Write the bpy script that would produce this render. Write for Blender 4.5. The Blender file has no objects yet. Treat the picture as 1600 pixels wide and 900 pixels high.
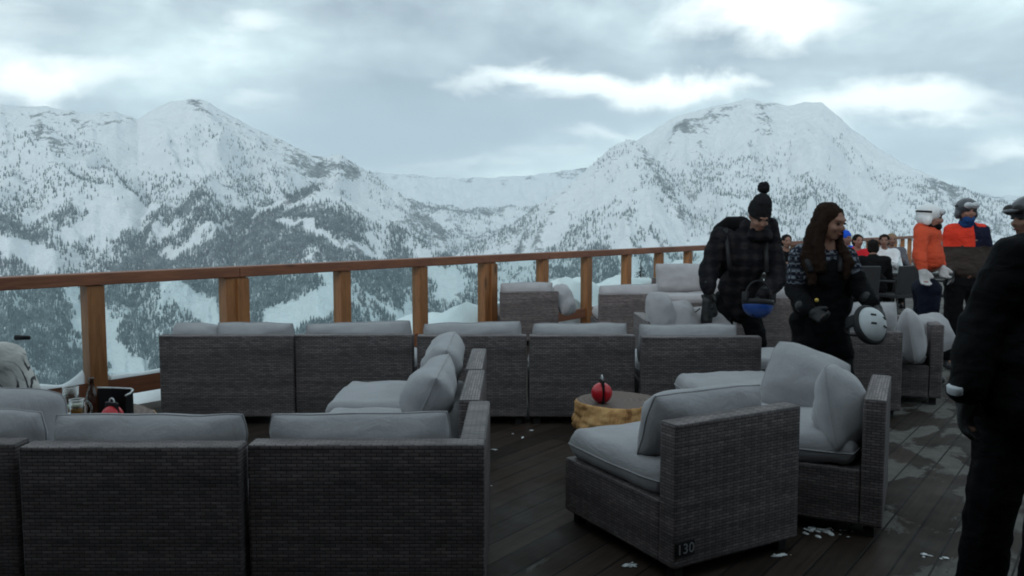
import bpy, bmesh, math, random
import numpy as np
from mathutils import Vector, Matrix, Euler, noise as mnoise

random.seed(7)
RNG = np.random.default_rng(11)
R = math.radians
S = bpy.context.scene
COL = S.collection

# ------------------------------------------------------------------ camera
CAM_H = 1.5
FPX = 1250.0            # focal length in pixels of the 1600 px wide photograph
PITCH = math.atan(97 / FPX)
CP, SP_ = math.cos(PITCH), math.sin(PITCH)

def ray(px, py):
    xc = (px - 800) / FPX
    yc = (450 - py) / FPX
    return Vector((xc, CP + yc * SP_, -SP_ + yc * CP))

def pt(px, py, Y):
    """the point of the place seen at (px, py) of the photograph, Y metres ahead"""
    d = ray(px, py)
    s = Y / d.y
    return Vector((d.x * s, Y, CAM_H + d.z * s))

def azel(px, py):
    d = ray(px, py)
    return math.atan2(d.x, d.y), d.z / math.hypot(d.x, d.y)

# ------------------------------------------------------------------ numpy noise
_perm = RNG.permutation(256)
_perm = np.concatenate([_perm, _perm]).astype(np.int64)
_val = RNG.random(256) * 2 - 1

def vnoise(x, y):
    xi = np.floor(x).astype(np.int64); yi = np.floor(y).astype(np.int64)
    xf = x - xi; yf = y - yi
    u = xf * xf * xf * (xf * (xf * 6 - 15) + 10); v = yf * yf * yf * (yf * (yf * 6 - 15) + 10)
    def h(a, b):
        return _val[_perm[(_perm[a & 255] + b) & 255]]
    n00 = h(xi, yi); n10 = h(xi + 1, yi); n01 = h(xi, yi + 1); n11 = h(xi + 1, yi + 1)
    return (n00 * (1 - u) + n10 * u) * (1 - v) + (n01 * (1 - u) + n11 * u) * v

def fbm(x, y, o=4, g=0.5):
    s = 0; a = 1; t = 0
    for i in range(o):
        s = s + a * vnoise(x * 2 ** i + 17.3 * i, y * 2 ** i + 5.1 * i); t += a; a *= g
    return s / t

def ridged(x, y, o=4):
    s = 0; a = 1; t = 0
    for i in range(o):
        s = s + a * (1 - 2 * np.abs(vnoise(x * 2 ** i + 31.7 * i, y * 2 ** i + 9.2 * i))); t += a; a *= .5
    return s / t

# ------------------------------------------------------------------ object helpers
def link(o):
    COL.objects.link(o); return o

def tag(o, label=None, cat=None, group=None, kind=None):
    if label: o['label'] = label
    if cat: o['category'] = cat
    if group: o['group'] = group
    if kind: o['kind'] = kind
    return o

def empty(name, loc=(0, 0, 0), rz=0, label=None, cat=None, group=None):
    o = bpy.data.objects.new(name, None)
    o.location = loc; o.rotation_euler = (0, 0, rz); o.empty_display_size = .1
    link(o)
    return tag(o, label, cat, group)

def mesh_obj(name, me, mat=None, parent=None, smooth=False):
    if mat is not None:
        me.materials.clear(); me.materials.append(mat)
    o = bpy.data.objects.new(name, me); link(o)
    if parent is not None: o.parent = parent
    if smooth:
        me.polygons.foreach_set('use_smooth', [True] * len(me.polygons))
    return o

def box_uv(bm):
    """metric box-projected uv"""
    uvl = bm.loops.layers.uv.verify()
    bm.normal_update()
    for f in bm.faces:
        n = f.normal; ax = max(range(3), key=lambda i: abs(n[i]))
        for l in f.loops:
            c = l.vert.co
            l[uvl].uv = (c.y, c.z) if ax == 0 else (c.x, c.z) if ax == 1 else (c.x, c.y)

def obj(name, bm, mat, parent=None, smooth=False, uv=True):
    if uv: box_uv(bm)
    me = bpy.data.meshes.new(name); bm.to_mesh(me); bm.free()
    return mesh_obj(name, me, mat, parent, smooth)

def box(bm, c, s, rot=None, bevel=0.0, seg=2):
    r = bmesh.ops.create_cube(bm, size=1)
    vs = r['verts']
    M = Matrix.Translation(Vector(c)) @ (rot.to_4x4() if rot is not None else Matrix()) @ Matrix.Diagonal((*s, 1))
    bmesh.ops.transform(bm, matrix=M, verts=vs)
    if bevel:
        es = list({e for v in vs for e in v.link_edges})
        bmesh.ops.bevel(bm, geom=es, offset=bevel, segments=seg, affect='EDGES', profile=.6)
    return bm

def bx(c, s, rot=None, bevel=0.0, seg=2):
    return box(bmesh.new(), c, s, rot, bevel, seg)

def lathe(bm, prof, seg=24, c=(0, 0, 0), wob=None):
    """profile [(r, z)...] turned about z"""
    rings = []
    for r, z in prof:
        ring = []
        for i in range(seg):
            a = 2 * math.pi * i / seg
            k = wob(a, z) if wob else 1
            ring.append(bm.verts.new((c[0] + r * k * math.cos(a), c[1] + r * k * math.sin(a), c[2] + z)))
        rings.append(ring)
    for a, b in zip(rings, rings[1:]):
        for i in range(seg):
            bm.faces.new((a[i], a[(i + 1) % seg], b[(i + 1) % seg], b[i]))
    bm.faces.new(rings[0][::-1]); bm.faces.new(rings[-1])
    return bm

def tube(bm, p0, p1, r0, r1=None, seg=10):
    r1 = r0 if r1 is None else r1
    p0 = Vector(p0); p1 = Vector(p1); d = p1 - p0
    if d.length < 1e-6: return bm
    q = d.to_track_quat('Z', 'Y').to_matrix()
    a = []; b = []
    for i in range(seg):
        t = 2 * math.pi * i / seg
        v = Vector((math.cos(t), math.sin(t), 0))
        a.append(bm.verts.new(p0 + q @ (v * r0))); b.append(bm.verts.new(p1 + q @ (v * r1)))
    for i in range(seg):
        bm.faces.new((a[i], a[(i + 1) % seg], b[(i + 1) % seg], b[i]))
    bm.faces.new(a[::-1]); bm.faces.new(b)
    return bm

# ------------------------------------------------------------------ materials
class NT:
    def __init__(s, name):
        s.m = bpy.data.materials.new(name); s.m.use_nodes = True
        s.t = s.m.node_tree; s.t.nodes.clear()
        s.out = s.t.nodes.new('ShaderNodeOutputMaterial')
    def n(s, ty, **kw):
        nd = s.t.nodes.new(ty)
        for k, v in kw.items():
            if k == 'inp':
                for a, b in v.items():
                    if hasattr(b, 'is_output'): s.t.links.new(b, nd.inputs[a])
                    else: nd.inputs[a].default_value = b
            else: setattr(nd, k, v)
        return nd
    def math(s, op, a, b=0.0, c=None, clamp=False):
        nd = s.n('ShaderNodeMath', operation=op, use_clamp=clamp, inp={0: a, 1: b})
        if c is not None:
            if hasattr(c, 'is_output'): s.t.links.new(c, nd.inputs[2])
            else: nd.inputs[2].default_value = c
        return nd.outputs[0]
    def mix(s, fac, a, b, blend='MIX'):
        nd = s.n('ShaderNodeMix', data_type='RGBA', blend_type=blend)
        for i, v in ((0, fac), (6, a), (7, b)):
            if hasattr(v, 'is_output'): s.t.links.new(v, nd.inputs[i])
            else: nd.inputs[i].default_value = v if i == 0 else (*v, 1) if len(v) == 3 else v
        return nd.outputs[2]
    def ramp(s, fac, stops):
        nd = s.n('ShaderNodeValToRGB', inp={0: fac})
        e = nd.color_ramp.elements
        while len(e) < len(stops): e.new(.5)
        for i, (p, c) in enumerate(stops):
            e[i].position = p
            e[i].color = (c, c, c, 1) if isinstance(c, (int, float)) else (*c, 1)
        return nd.outputs[0]
    def noise(s, vec, scale, detail=3, rough=.5, dist=0.0):
        nd = s.n('ShaderNodeTexNoise', inp={'Scale': scale, 'Detail': detail, 'Roughness': rough, 'Distortion': dist})
        if vec is not None: s.t.links.new(vec, nd.inputs['Vector'])
        return nd.outputs['Fac']
    def mapping(s, vec, scale=(1, 1, 1), rot=(0, 0, 0), loc=(0, 0, 0)):
        nd = s.n('ShaderNodeMapping', inp={'Scale': scale, 'Rotation': rot, 'Location': loc})
        s.t.links.new(vec, nd.inputs['Vector']); return nd.outputs[0]
    def coord(s, which): return s.n('ShaderNodeTexCoord').outputs[which]
    def bump(s, h, strength=.3, dist=.01):
        return s.n('ShaderNodeBump', inp={'Height': h, 'Strength': strength, 'Distance': dist}).outputs[0]
    def bsdf(s, col, rough=.8, normal=None, spec=.3, **kw):
        b = s.n('ShaderNodeBsdfPrincipled')
        d = {'Base Color': col, 'Roughness': rough, 'Specular IOR Level': spec}
        d.update(kw)
        for k, v in d.items():
            if hasattr(v, 'is_output'): s.t.links.new(v, b.inputs[k])
            else: b.inputs[k].default_value = (*v, 1) if isinstance(v, tuple) and len(v) == 3 else v
        if normal is not None: s.t.links.new(normal, b.inputs['Normal'])
        s.t.links.new(b.outputs[0], s.out.inputs[0])
        return s.m

def mat_plain(name, col, rough=.7, spec=.3, var=.25, scale=8, bump=.15, metallic=0.0, bscale=None):
    s = NT(name); v = s.coord('Object')
    n = s.noise(v, scale, 4, .6)
    k = s.ramp(n, [(.25, 1 - var), (.75, 1 + var)])
    c = s.mix(1.0, col, k, 'MULTIPLY')
    nb = s.noise(v, bscale or scale * 6, 4, .6)
    return s.bsdf(c, rough, s.bump(nb, bump, .01), spec, Metallic=metallic)

def mat_wicker(name='wicker_weave'):
    s = NT(name); uv = s.coord('UV')
    br = s.n('ShaderNodeTexBrick', offset=.5, inp={'Color1': (.185, .154, .156, 1), 'Color2': (.104, .087, .089, 1), 'Mortar': (.040, .034, .034, 1),
             'Scale': 1.0, 'Mortar Size': .0024, 'Mortar Smooth': .6, 'Bias': 0.0, 'Brick Width': .040, 'Row Height': .0135})
    s.t.links.new(uv, br.inputs['Vector'])
    st = s.noise(s.mapping(uv, (1.8, 74, 1)), 1, 3, .6)          # strands of differing greys
    st2 = s.noise(s.mapping(uv, (.5, 9, 1), loc=(3, 7, 0)), 1, 2, .5)
    k = s.math('MULTIPLY', s.ramp(st, [(.3, .72), (.7, 1.28)]), s.ramp(st2, [(.34, .70), (.66, 1.3)]))
    c = s.mix(1.0, br.outputs['Color'], k, 'MULTIPLY')
    dirt = s.noise(s.coord('Object'), 3.2, 4, .6)
    c = s.mix(1.0, c, s.ramp(dirt, [(.3, .85), (.7, 1.1)]), 'MULTIPLY')
    wv = s.n('ShaderNodeTexWave', wave_type='BANDS', bands_direction='X', inp={'Scale': 6.0, 'Distortion': .3})
    s.t.links.new(uv, wv.inputs['Vector'])
    h = s.math('ADD', s.math('MULTIPLY', br.outputs['Fac'], -1.0), s.math('MULTIPLY', wv.outputs['Fac'], .5))
    return s.bsdf(c, .55, s.bump(h, .55, .006), .35)

def mat_fabric(name, col, var=.1):
    s = NT(name); v = s.coord('Object')
    n = s.noise(v, 5, 5, .6); n2 = s.noise(v, 420, 2, .5)
    c = s.mix(1.0, col, s.ramp(n, [(.3, 1 - var), (.7, 1 + var)]), 'MULTIPLY')
    c = s.mix(1.0, c, s.ramp(n2, [(.3, .88), (.7, 1.12)]), 'MULTIPLY')
    wr = s.noise(s.mapping(v, (7, 5, 13)), 1.3, 5, .6, 1.8)
    h = s.math('ADD', s.math('MULTIPLY', wr, 1.0), s.math('MULTIPLY', n2, .04))
    return s.bsdf(c, .95, s.bump(h, .32, .02), .15, **{'Sheen Weight': .15})

def mat_wood(name, dark, light, along=(1, 1, 1), rough=.55, scale=1.0):
    s = NT(name); v = s.coord('Object')
    m = s.mapping(v, along)
    n = s.noise(m, 9 * scale, 6, .65, .6)
    kn = s.n('ShaderNodeTexVoronoi', feature='F1', inp={'Scale': 2.6}); s.t.links.new(s.mapping(v, tuple(min(1.6, a) for a in along)), kn.inputs['Vector'])
    knot = s.ramp(kn.outputs['Distance'], [(.05, .25), (.14, 1.0)])
    c = s.ramp(n, [(.3, dark), (.7, light)])
    c = s.mix(1.0, c, knot, 'MULTIPLY')
    big = s.noise(v, .9, 2, .5)
    c = s.mix(1.0, c, s.ramp(big, [(.3, .75), (.7, 1.2)]), 'MULTIPLY')
    return s.bsdf(c, rough, s.bump(n, .25, .006), .35)

def mat_cloth(name, col, var=.3, fold=7, rough=.85, bump=.6):
    s = NT(name); v = s.coord('Object')
    n = s.noise(v, 6, 4, .6)
    c = s.mix(1.0, col, s.ramp(n, [(.3, 1 - var), (.7, 1 + var)]), 'MULTIPLY')
    f = s.noise(s.mapping(v, (1, 1, 1.8)), fold, 3, .5, 1.5)
    return s.bsdf(c, rough, s.bump(f, bump, .03), .08)

M = {}
M['wicker'] = mat_wicker()
M['cushion'] = mat_fabric('cushion_canvas', (.32,.315,.33))
M['cushion_dark'] = mat_fabric('cushion_canvas_worn', (.22,.215,.225))
M['foot'] = mat_plain('black_foot_plastic', (.02, .02, .02), .6)
M['rail'] = mat_wood('red_brown_rail', (.13, .046, .024), (.26, .098, .050), (.5, 6, 6))
M['post'] = mat_wood('orange_larch_post', (.18, .070, .024), (.34, .145, .054), (6, 6, .5))
M['fur_black'] = mat_plain('black_knit', (.012, .012, .014), .95, .1, .4, 30, .6)
M['black_cloth'] = mat_cloth('black_jacket_cloth', (.005, .005, .006))
M['black_trousers'] = mat_cloth('black_trouser_cloth', (.004, .004, .005))
M['navy_trousers'] = mat_cloth('navy_trouser_cloth', (.006, .008, .017))
M['glove_black'] = mat_plain('black_glove_leather', (.008, .008, .009), .5, .4, .3, 20, .4)
M['glove_white'] = mat_plain('white_glove_cloth', (.42, .42, .43), .8, .2, .15, 20, .4)
M['boot'] = mat_plain('dark_boot_shell', (.02, .02, .022), .45, .4)
M['skin'] = mat_plain('skin_tone', (.20, .108, .08), .6, .3, .12, 15, .1)
M['skin_dark'] = mat_plain('skin_tone_ruddy', (.24, .12, .09), .6, .3, .12, 15, .1)
M['hair_brown'] = mat_plain('brown_hair_strands', (.020, .012, .009), .85, .06, .4, 40, .8)
M['hair_black'] = mat_plain('dark_hair_strands', (.012, .01, .01), .85, .06, .4, 40, .8)
M['hair_fair'] = mat_plain('fair_hair_strands', (.22, .14, .08), .6, .3, .4, 40, .8)
M['eye'] = mat_plain('dark_eye', (.015, .012, .01), .6, .2, 0, 5, 0)
M['lip'] = mat_plain('lip_red', (.15, .06, .05), .9, .05, .1, 10, 0)
M['orange'] = mat_cloth('orange_jacket_cloth', (.52, .075, .036), .12)
M['red'] = mat_cloth('red_jacket_cloth', (.62, .045, .025), .12)
M['redshirt'] = mat_cloth('crimson_jersey_cloth', (.50, .02, .03), .12)
M['blue'] = mat_cloth('blue_hood_cloth', (.015, .08, .50), .15)
M['navy'] = mat_cloth('navy_panel_cloth', (.011, .012, .030), .15)
M['brown'] = mat_cloth('taupe_panel_cloth', (.040, .032, .029), .15)
M['white_cloth'] = mat_cloth('white_jacket_cloth', (.62, .63, .66), .1)
M['grey_cloth'] = mat_cloth('grey_jacket_cloth', (.10, .10, .115), .2)
M['helmet_white'] = mat_plain('white_helmet_shell', (.60, .62, .64), .35, .5, .05, 6, .02)
M['helmet_carried'] = mat_plain('pale_grey_helmet_shell', (.46, .48, .50), .45, .4, .12, 8, .02)
M['helmet_grey'] = mat_plain('dark_grey_helmet_shell', (.045, .05, .06), .35, .5, .1, 6, .02)
M['helmet_blue'] = mat_plain('blue_helmet_shell', (.009, .045, .20), .3, .5, .1, 6, .02)
M['strap'] = mat_plain('black_strap_webbing', (.01, .01, .012), .6, .3)
M['goggle'] = mat_plain('pale_goggle_lens', (.30, .33, .36), .15, .6, .05, 6, 0)
M['goggle_frame'] = mat_plain('pale_goggle_frame', (.45, .47, .5), .5, .4, .05, 6, 0)
M['gaiter_blue'] = mat_cloth('blue_neck_gaiter', (.015, .05, .16), .15)
M['table_dark'] = mat_plain('dark_table_top', (.035, .037, .037), .5, .4, .3, 6, .1)
M['chair_black'] = mat_plain('black_rattan_chair', (.015, .015, .017), .55, .35, .4, 40, .8)
M['metal_dark'] = mat_plain('dark_iron', (.03, .03, .032), .5, .4, .2, 10, .1, .6)
M['red_plastic'] = mat_plain('red_ball_plastic', (.50, .012, .022), .32, .5, .08, 6, .02)
M['menu_black'] = mat_plain('black_menu_card', (.012, .012, .014), .45, .4, .2, 10, .1)
M['menu_white'] = mat_plain('white_card_edge', (.6, .62, .63), .6, .3, .05, 10, .1)
M['paper'] = mat_plain('white_paper_napkin', (.62, .66, .68), .9, .1, .06, 10, .2)
M['beer'] = mat_plain('amber_beer', (.55, .22, .02), .15, .5, .1, 10, 0)
M['foam'] = mat_plain('cream_foam', (.72, .68, .55), .9, .1, .06, 30, .3)
M['bottle_brown'] = mat_plain('brown_bottle_glass', (.035, .012, .006), .12, .6, .1, 10, 0)
M['plate_black'] = mat_plain('black_number_plate', (.008, .008, .009), .5, .3, .1, 10, .1)
M['number_white'] = mat_plain('faded_white_number', (.27, .27, .28), .8, .1, .1, 60, .1)
M['brass'] = mat_plain('yellow_button', (.6, .42, .08), .4, .5, .1, 10, 0)
M['added_chalet'] = mat_wood('added_chalet_boards', (.03, .015, .009), (.07, .035, .02), (.5, 6, 6))
M['added_roof_soffit'] = mat_wood('added_roof_boards', (.025, .014, .009), (.05, .028, .018), (6, .5, 6))
M['conifer'] = mat_plain('snowy_conifer_needles', (.045, .06, .055), .9, .1, .4, 3, .4)
M['bark'] = mat_plain('conifer_bark', (.05, .035, .028), .9, .1, .3, 8, .5)

def mat_glass():
    s = NT('balustrade_glass')
    tr = s.n('ShaderNodeBsdfTransparent', inp={'Color': (.90, .945, .945, 1)})
    gl = s.n('ShaderNodeBsdfGlossy', inp={'Color': (.9, .95, .95, 1), 'Roughness': .03})
    fr = s.n('ShaderNodeFresnel', inp={'IOR': 1.45})
    mx = s.n('ShaderNodeMixShader')
    ff = s.math('MULTIPLY', fr.outputs[0], s.math('SUBTRACT', 1.0, s.n('ShaderNodeNewGeometry').outputs['Backfacing']))
    s.t.links.new(ff, mx.inputs[0]); s.t.links.new(tr.outputs[0], mx.inputs[1]); s.t.links.new(gl.outputs[0], mx.inputs[2])
    s.t.links.new(mx.outputs[0], s.out.inputs[0]); return s.m
M['glass'] = mat_glass()

def mat_drink_glass():
    s = NT('clear_drinking_glass')
    tr = s.n('ShaderNodeBsdfTransparent', inp={'Color': (.80, .83, .83, 1)})
    gl = s.n('ShaderNodeBsdfGlossy', inp={'Color': (1, 1, 1, 1), 'Roughness': .05})
    lw = s.n('ShaderNodeLayerWeight', inp={'Blend': .35})
    mx = s.n('ShaderNodeMixShader')
    s.t.links.new(s.math('MULTIPLY', lw.outputs['Facing'], .8), mx.inputs[0]); s.t.links.new(tr.outputs[0], mx.inputs[1]); s.t.links.new(gl.outputs[0], mx.inputs[2])
    s.t.links.new(mx.outputs[0], s.out.inputs[0]); return s.m
M['tumbler'] = mat_drink_glass()

def mat_quilt():
    """dark ski jacket with a faint plaid"""
    s = NT('dark_plaid_jacket'); v = s.coord('Object')
    a = s.n('ShaderNodeTexWave', bands_direction='Z', inp={'Scale': 3.2, 'Distortion': 1.0, 'Detail': 2.0}); s.t.links.new(v, a.inputs['Vector'])
    b = s.n('ShaderNodeTexWave', bands_direction='X', inp={'Scale': 3.2, 'Distortion': 1.0, 'Detail': 2.0}); s.t.links.new(v, b.inputs['Vector'])
    k = s.math('ADD', a.outputs['Fac'], b.outputs['Fac'])
    n = s.noise(v, 14, 3, .6)
    c = s.ramp(s.math('MULTIPLY', s.math('ADD', k, s.math('MULTIPLY', n, .8)), .4), [(.35, (.006, .006, .008)), (.6, (.010, .0095, .012)), (.85, (.018, .016, .018))])
    f = s.noise(s.mapping(v, (1, 1, 2)), 8, 3, .5, 1.5)
    return s.bsdf(c, .85, s.bump(f, .7, .03), .08)
M['plaid'] = mat_quilt()

def mat_nordic():
    s = NT('nordic_patterned_knit'); v = s.coord('Object')
    z = s.n('ShaderNodeSeparateXYZ'); s.t.links.new(v, z.inputs[0])
    w = s.n('ShaderNodeTexWave', bands_direction='Z', inp={'Scale': 7.0, 'Distortion': 2.5, 'Detail': 2.0, 'Detail Scale': 3.0}); s.t.links.new(v, w.inputs['Vector'])
    ch = s.n('ShaderNodeTexChecker', inp={'Scale': 38.0}); s.t.links.new(v, ch.inputs['Vector'])
    n = s.noise(v, 22, 2, .6)
    k = s.math('MULTIPLY', w.outputs['Fac'], s.ramp(s.math('ADD', s.math('MULTIPLY', n, .7), s.math('MULTIPLY', ch.outputs['Fac'], .3)), [(.35, 0), (.6, 1)]))
    c = s.mix(k, (.010, .012, .020), (.17, .19, .225))
    return s.bsdf(c, .95, s.bump(n, .5, .01), .1)
M['nordic'] = mat_nordic()

def mat_floral():
    s = NT('cream_floral_jacket'); v = s.coord('Object')
    vo = s.n('ShaderNodeTexVoronoi', feature='F1', inp={'Scale': 5.2, 'Randomness': 1.0}); s.t.links.new(v, vo.inputs['Vector'])
    d = s.math('ADD', vo.outputs['Distance'], s.math('MULTIPLY', s.noise(v, 12, 2), .25))
    ring = s.math('SINE', s.math('MULTIPLY', d, 34.0))
    big = s.noise(v, 4.5, 2)
    k = s.math('MULTIPLY', s.ramp(ring, [(.62, 0), (.84, 1)]), s.ramp(big, [(.43, 0), (.52, 1)]))
    c = s.mix(k, (.50, .49, .47), (.05, .05, .055))
    f = s.noise(v, 8, 3, .5, 1.0)
    return s.bsdf(c, .85, s.bump(f, .6, .03), .2)
M['floral'] = mat_floral()

def mat_stump_top():
    s = NT('stump_end_grain'); v = s.coord('Object')
    w = s.n('ShaderNodeTexWave', wave_type='RINGS', rings_direction='Z', inp={'Scale': 9.0, 'Distortion': 2.5, 'Detail': 3.0, 'Detail Scale': 1.5}); s.t.links.new(v, w.inputs['Vector'])
    n = s.noise(v, 7, 5, .65)
    c = s.mix(w.outputs['Fac'], (.095, .066, .056), (.15, .108, .092))
    c = s.mix(s.ramp(n, [(.55, 0), (.7, 1)]), c, (.05, .035, .03))
    return s.bsdf(c, .62, s.bump(n, .3, .006), .22)
def mat_stump_side():
    s = NT('stripped_log_side'); v = s.coord('Object')
    n = s.noise(s.mapping(v, (9, 9, 2.2)), 1.6, 5, .65, .6)
    c = s.ramp(n, [(.26, (.20, .085, .03)), (.42, (.46, .235, .09)), (.60, (.60, .35, .145)), (.75, (.70, .47, .23))])
    return s.bsdf(c, .7, s.bump(n, .6, .02), .25)
M['stump_top'] = mat_stump_top(); M['stump_side'] = mat_stump_side()

def mat_deck():
    s = NT('wet_deck_planks'); v = s.coord('Object')
    br = s.n('ShaderNodeTexBrick', offset=.37, offset_frequency=3, inp={'Color1': (.038, .0255, .0195, 1), 'Color2': (.018, .0120, .0093, 1), 'Mortar': (.004, .003, .003, 1),
             'Scale': 1.0, 'Mortar Size': .005, 'Mortar Smooth': .25, 'Bias': 0.0, 'Brick Width': 3.6, 'Row Height': .142})
    s.t.links.new(v, br.inputs['Vector'])
    gr = s.noise(s.mapping(v, (1.2, 30, 1)), 1.4, 5, .65, .4)
    c = s.mix(1.0, br.outputs['Color'], s.ramp(gr, [(.3, .6), (.7, 1.45)]), 'MULTIPLY')
    # old trodden snow: ragged pale patches, mostly on the walkway to the right
    w = s.coord('Object')
    pn = s.noise(s.mapping(w, (1.3, 2.2, 1), loc=(.4, .0, 0)), 1.25, 6, .62, .5)
    sep = s.n('ShaderNodeSeparateXYZ'); s.t.links.new(s.n('ShaderNodeNewGeometry').outputs['Position'], sep.inputs[0])
    walk = s.math('MULTIPLY', s.ramp(s.math('MULTIPLY', sep.outputs[0], .2), [(.27, 0), (.36, 1)]), 1.0)
    th = s.math('ADD', s.math('MULTIPLY', walk, .17), s.math('MULTIPLY', pn, .9))
    patch = s.ramp(th, [(.60, 0), (.635, 1)])
    patch = s.math('MULTIPLY', patch, s.math('SUBTRACT', 1.0, br.outputs['Fac']))
    ice = s.noise(w, 9, 4, .7)
    c = s.mix(s.math('MULTIPLY', patch, s.ramp(ice, [(.3, .45), (.6, .95)])), c, (.125, .12, .112))
    wet = s.noise(w, 1.6, 4, .6)
    rg = s.mix(patch, s.ramp(wet, [(.35, .5), (.65, .8)]), (.75, .75, .75))
    h = s.math('SUBTRACT', s.math('MULTIPLY', gr, .3), br.outputs['Fac'])
    h = s.math('ADD', h, s.math('MULTIPLY', patch, .5))
    return s.bsdf(c, rg, s.bump(h, .6, .008), .18)
M['deck'] = mat_deck()

def mat_snow():
    s = NT('snow_and_rock'); g = s.n('ShaderNodeNewGeometry')
    pos = g.outputs['Position']
    # rock only where the slope is steep
    at = s.n('ShaderNodeAttribute', attribute_name='rock')
    n1 = s.noise(s.mapping(pos, (.018, .018, .03)), 1.0, 6, .68)
    n2 = s.noise(s.mapping(pos, (.07, .07, .10)), 1.0, 4, .65)
    k = s.math('ADD', s.math('MULTIPLY', n1, .6), s.math('MULTIPLY', n2, .4))
    k = s.math('ADD', k, s.math('MULTIPLY', s.math('SUBTRACT', at.outputs['Fac'], .5), .46))
    rock = s.ramp(k, [(.55, 0), (.60, .7), (.72, 1)])
    rc = s.ramp(n2, [(.3, (.03, .032, .036)), (.7, (.10, .10, .105))])
    c = s.mix(rock, s.ramp(n1, [(.3, (.74, .77, .80)), (.7, (.83, .85, .87))]), rc)
    h = s.math('ADD', s.math('MULTIPLY', n1, 14.0), s.math('MULTIPLY', n2, 5.0))
    return s.bsdf(c, .9, s.bump(h, 1.0, 1.3), .1)
M['snow'] = mat_snow()

def mat_snow_near():
    s = NT('piled_snow'); v = s.coord('Object')
    n = s.noise(v, 2.2, 5, .6)
    c = s.ramp(n, [(.3, (.76, .79, .82)), (.7, (.84, .86, .88))])
    return s.bsdf(c, .85, s.bump(n, .6, .08), .15, **{'Subsurface Weight': 0.0})
M['snow_near'] = mat_snow_near()

def mat_forest():
    s = NT('snow_dusted_conifers'); g = s.n('ShaderNodeNewGeometry')
    n = s.noise(s.mapping(g.outputs['Position'], (.045, .045, .045)), 1.0, 3, .6)
    f = s.noise(s.mapping(g.outputs['Position'], (.5, .5, .4)), 1.0, 3, .6)
    k = s.math('ADD', s.math('MULTIPLY', n, .5), s.math('MULTIPLY', f, .5))
    c = s.ramp(k, [(.34, (.032, .044, .050)), (.52, (.115, .135, .145)), (.68, (.46, .50, .515))])
    return s.bsdf(c, .9, None, .1)
M['forest'] = mat_forest()
# ================================================================== TERRAIN
RAIL_P = Vector((-3.69, 5.76, 0)); RAIL_D = Vector((.611, .792, 0)).normalized()
RAIL_N = Vector((-RAIL_D.y, RAIL_D.x, 0))            # away from the terrace

def to_px(az, tel):
    dep = np.cos(az) * CP - tel * SP_
    dep = np.where(dep > .05, dep, .05)
    return 800 + FPX * np.sin(az) / dep, 450 - FPX * (np.cos(az) * SP_ + tel * CP) / dep

# each crest: (surveyed skyline, distance of the crest, front slope, rear slope, gully depth)
CRESTS = [
    ([(-500, 215), (-260, 205), (-100, 180), (0, 163), (30, 166), (75, 166), (110, 173), (150, 178), (180, 173), (215, 186), (240, 170), (270, 158), (300, 152), (325, 158),
      (345, 172), (380, 190), (400, 201), (430, 213), (460, 229), (490, 243), (515, 243), (530, 241), (560, 258), (620, 300), (700, 360), (800, 460)], 3000, .50, .5, 58, 7),
    ([(-500, 300), (300, 300), (450, 266), (540, 262), (600, 269), (680, 277), (760, 278), (815, 272), (860, 268), (920, 262), (1000, 280), (1200, 330), (1440, 318), (1480, 308), (1540, 301),
      (1600, 305), (1700, 300), (1900, 290), (2300, 280)], 6200, .30, .5, 12, 5),
    ([(380, 420), (500, 308), (560, 296), (620, 310), (700, 322), (760, 326), (800, 322), (860, 324), (950, 380), (1050, 500)], 4300, .22, .4, 30, 6),
    ([(-500, 640), (-100, 560), (0, 525), (150, 452), (270, 396), (340, 357), (420, 320), (470, 300), (492, 291), (520, 300), (560, 322), (610, 347), (650, 372), (700, 399), (760, 440), (850, 520)], 2150, .52, .5, 30, 5),
    ([(560, 520), (690, 408), (760, 374), (800, 352), (850, 313), (900, 279), (940, 242), (965, 223), (985, 217), (1005, 229), (1030, 254), (1060, 290), (1100, 340), (1200, 460)], 2750, .56, .5, 46, 6),
    ([(700, 470), (800, 380), (850, 336), (900, 302), (960, 238), (1000, 216), (1040, 191), (1060, 179), (1110, 166), (1140, 160), (1165, 153), (1200, 160), (1240, 164), (1255, 160), (1285, 161), (1300, 173),
      (1330, 199), (1370, 229), (1420, 259), (1480, 286), (1540, 309), (1600, 326), (1700, 346), (1900, 390), (2300, 430)], 3500, .52, .5, 62, 6),
]

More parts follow.
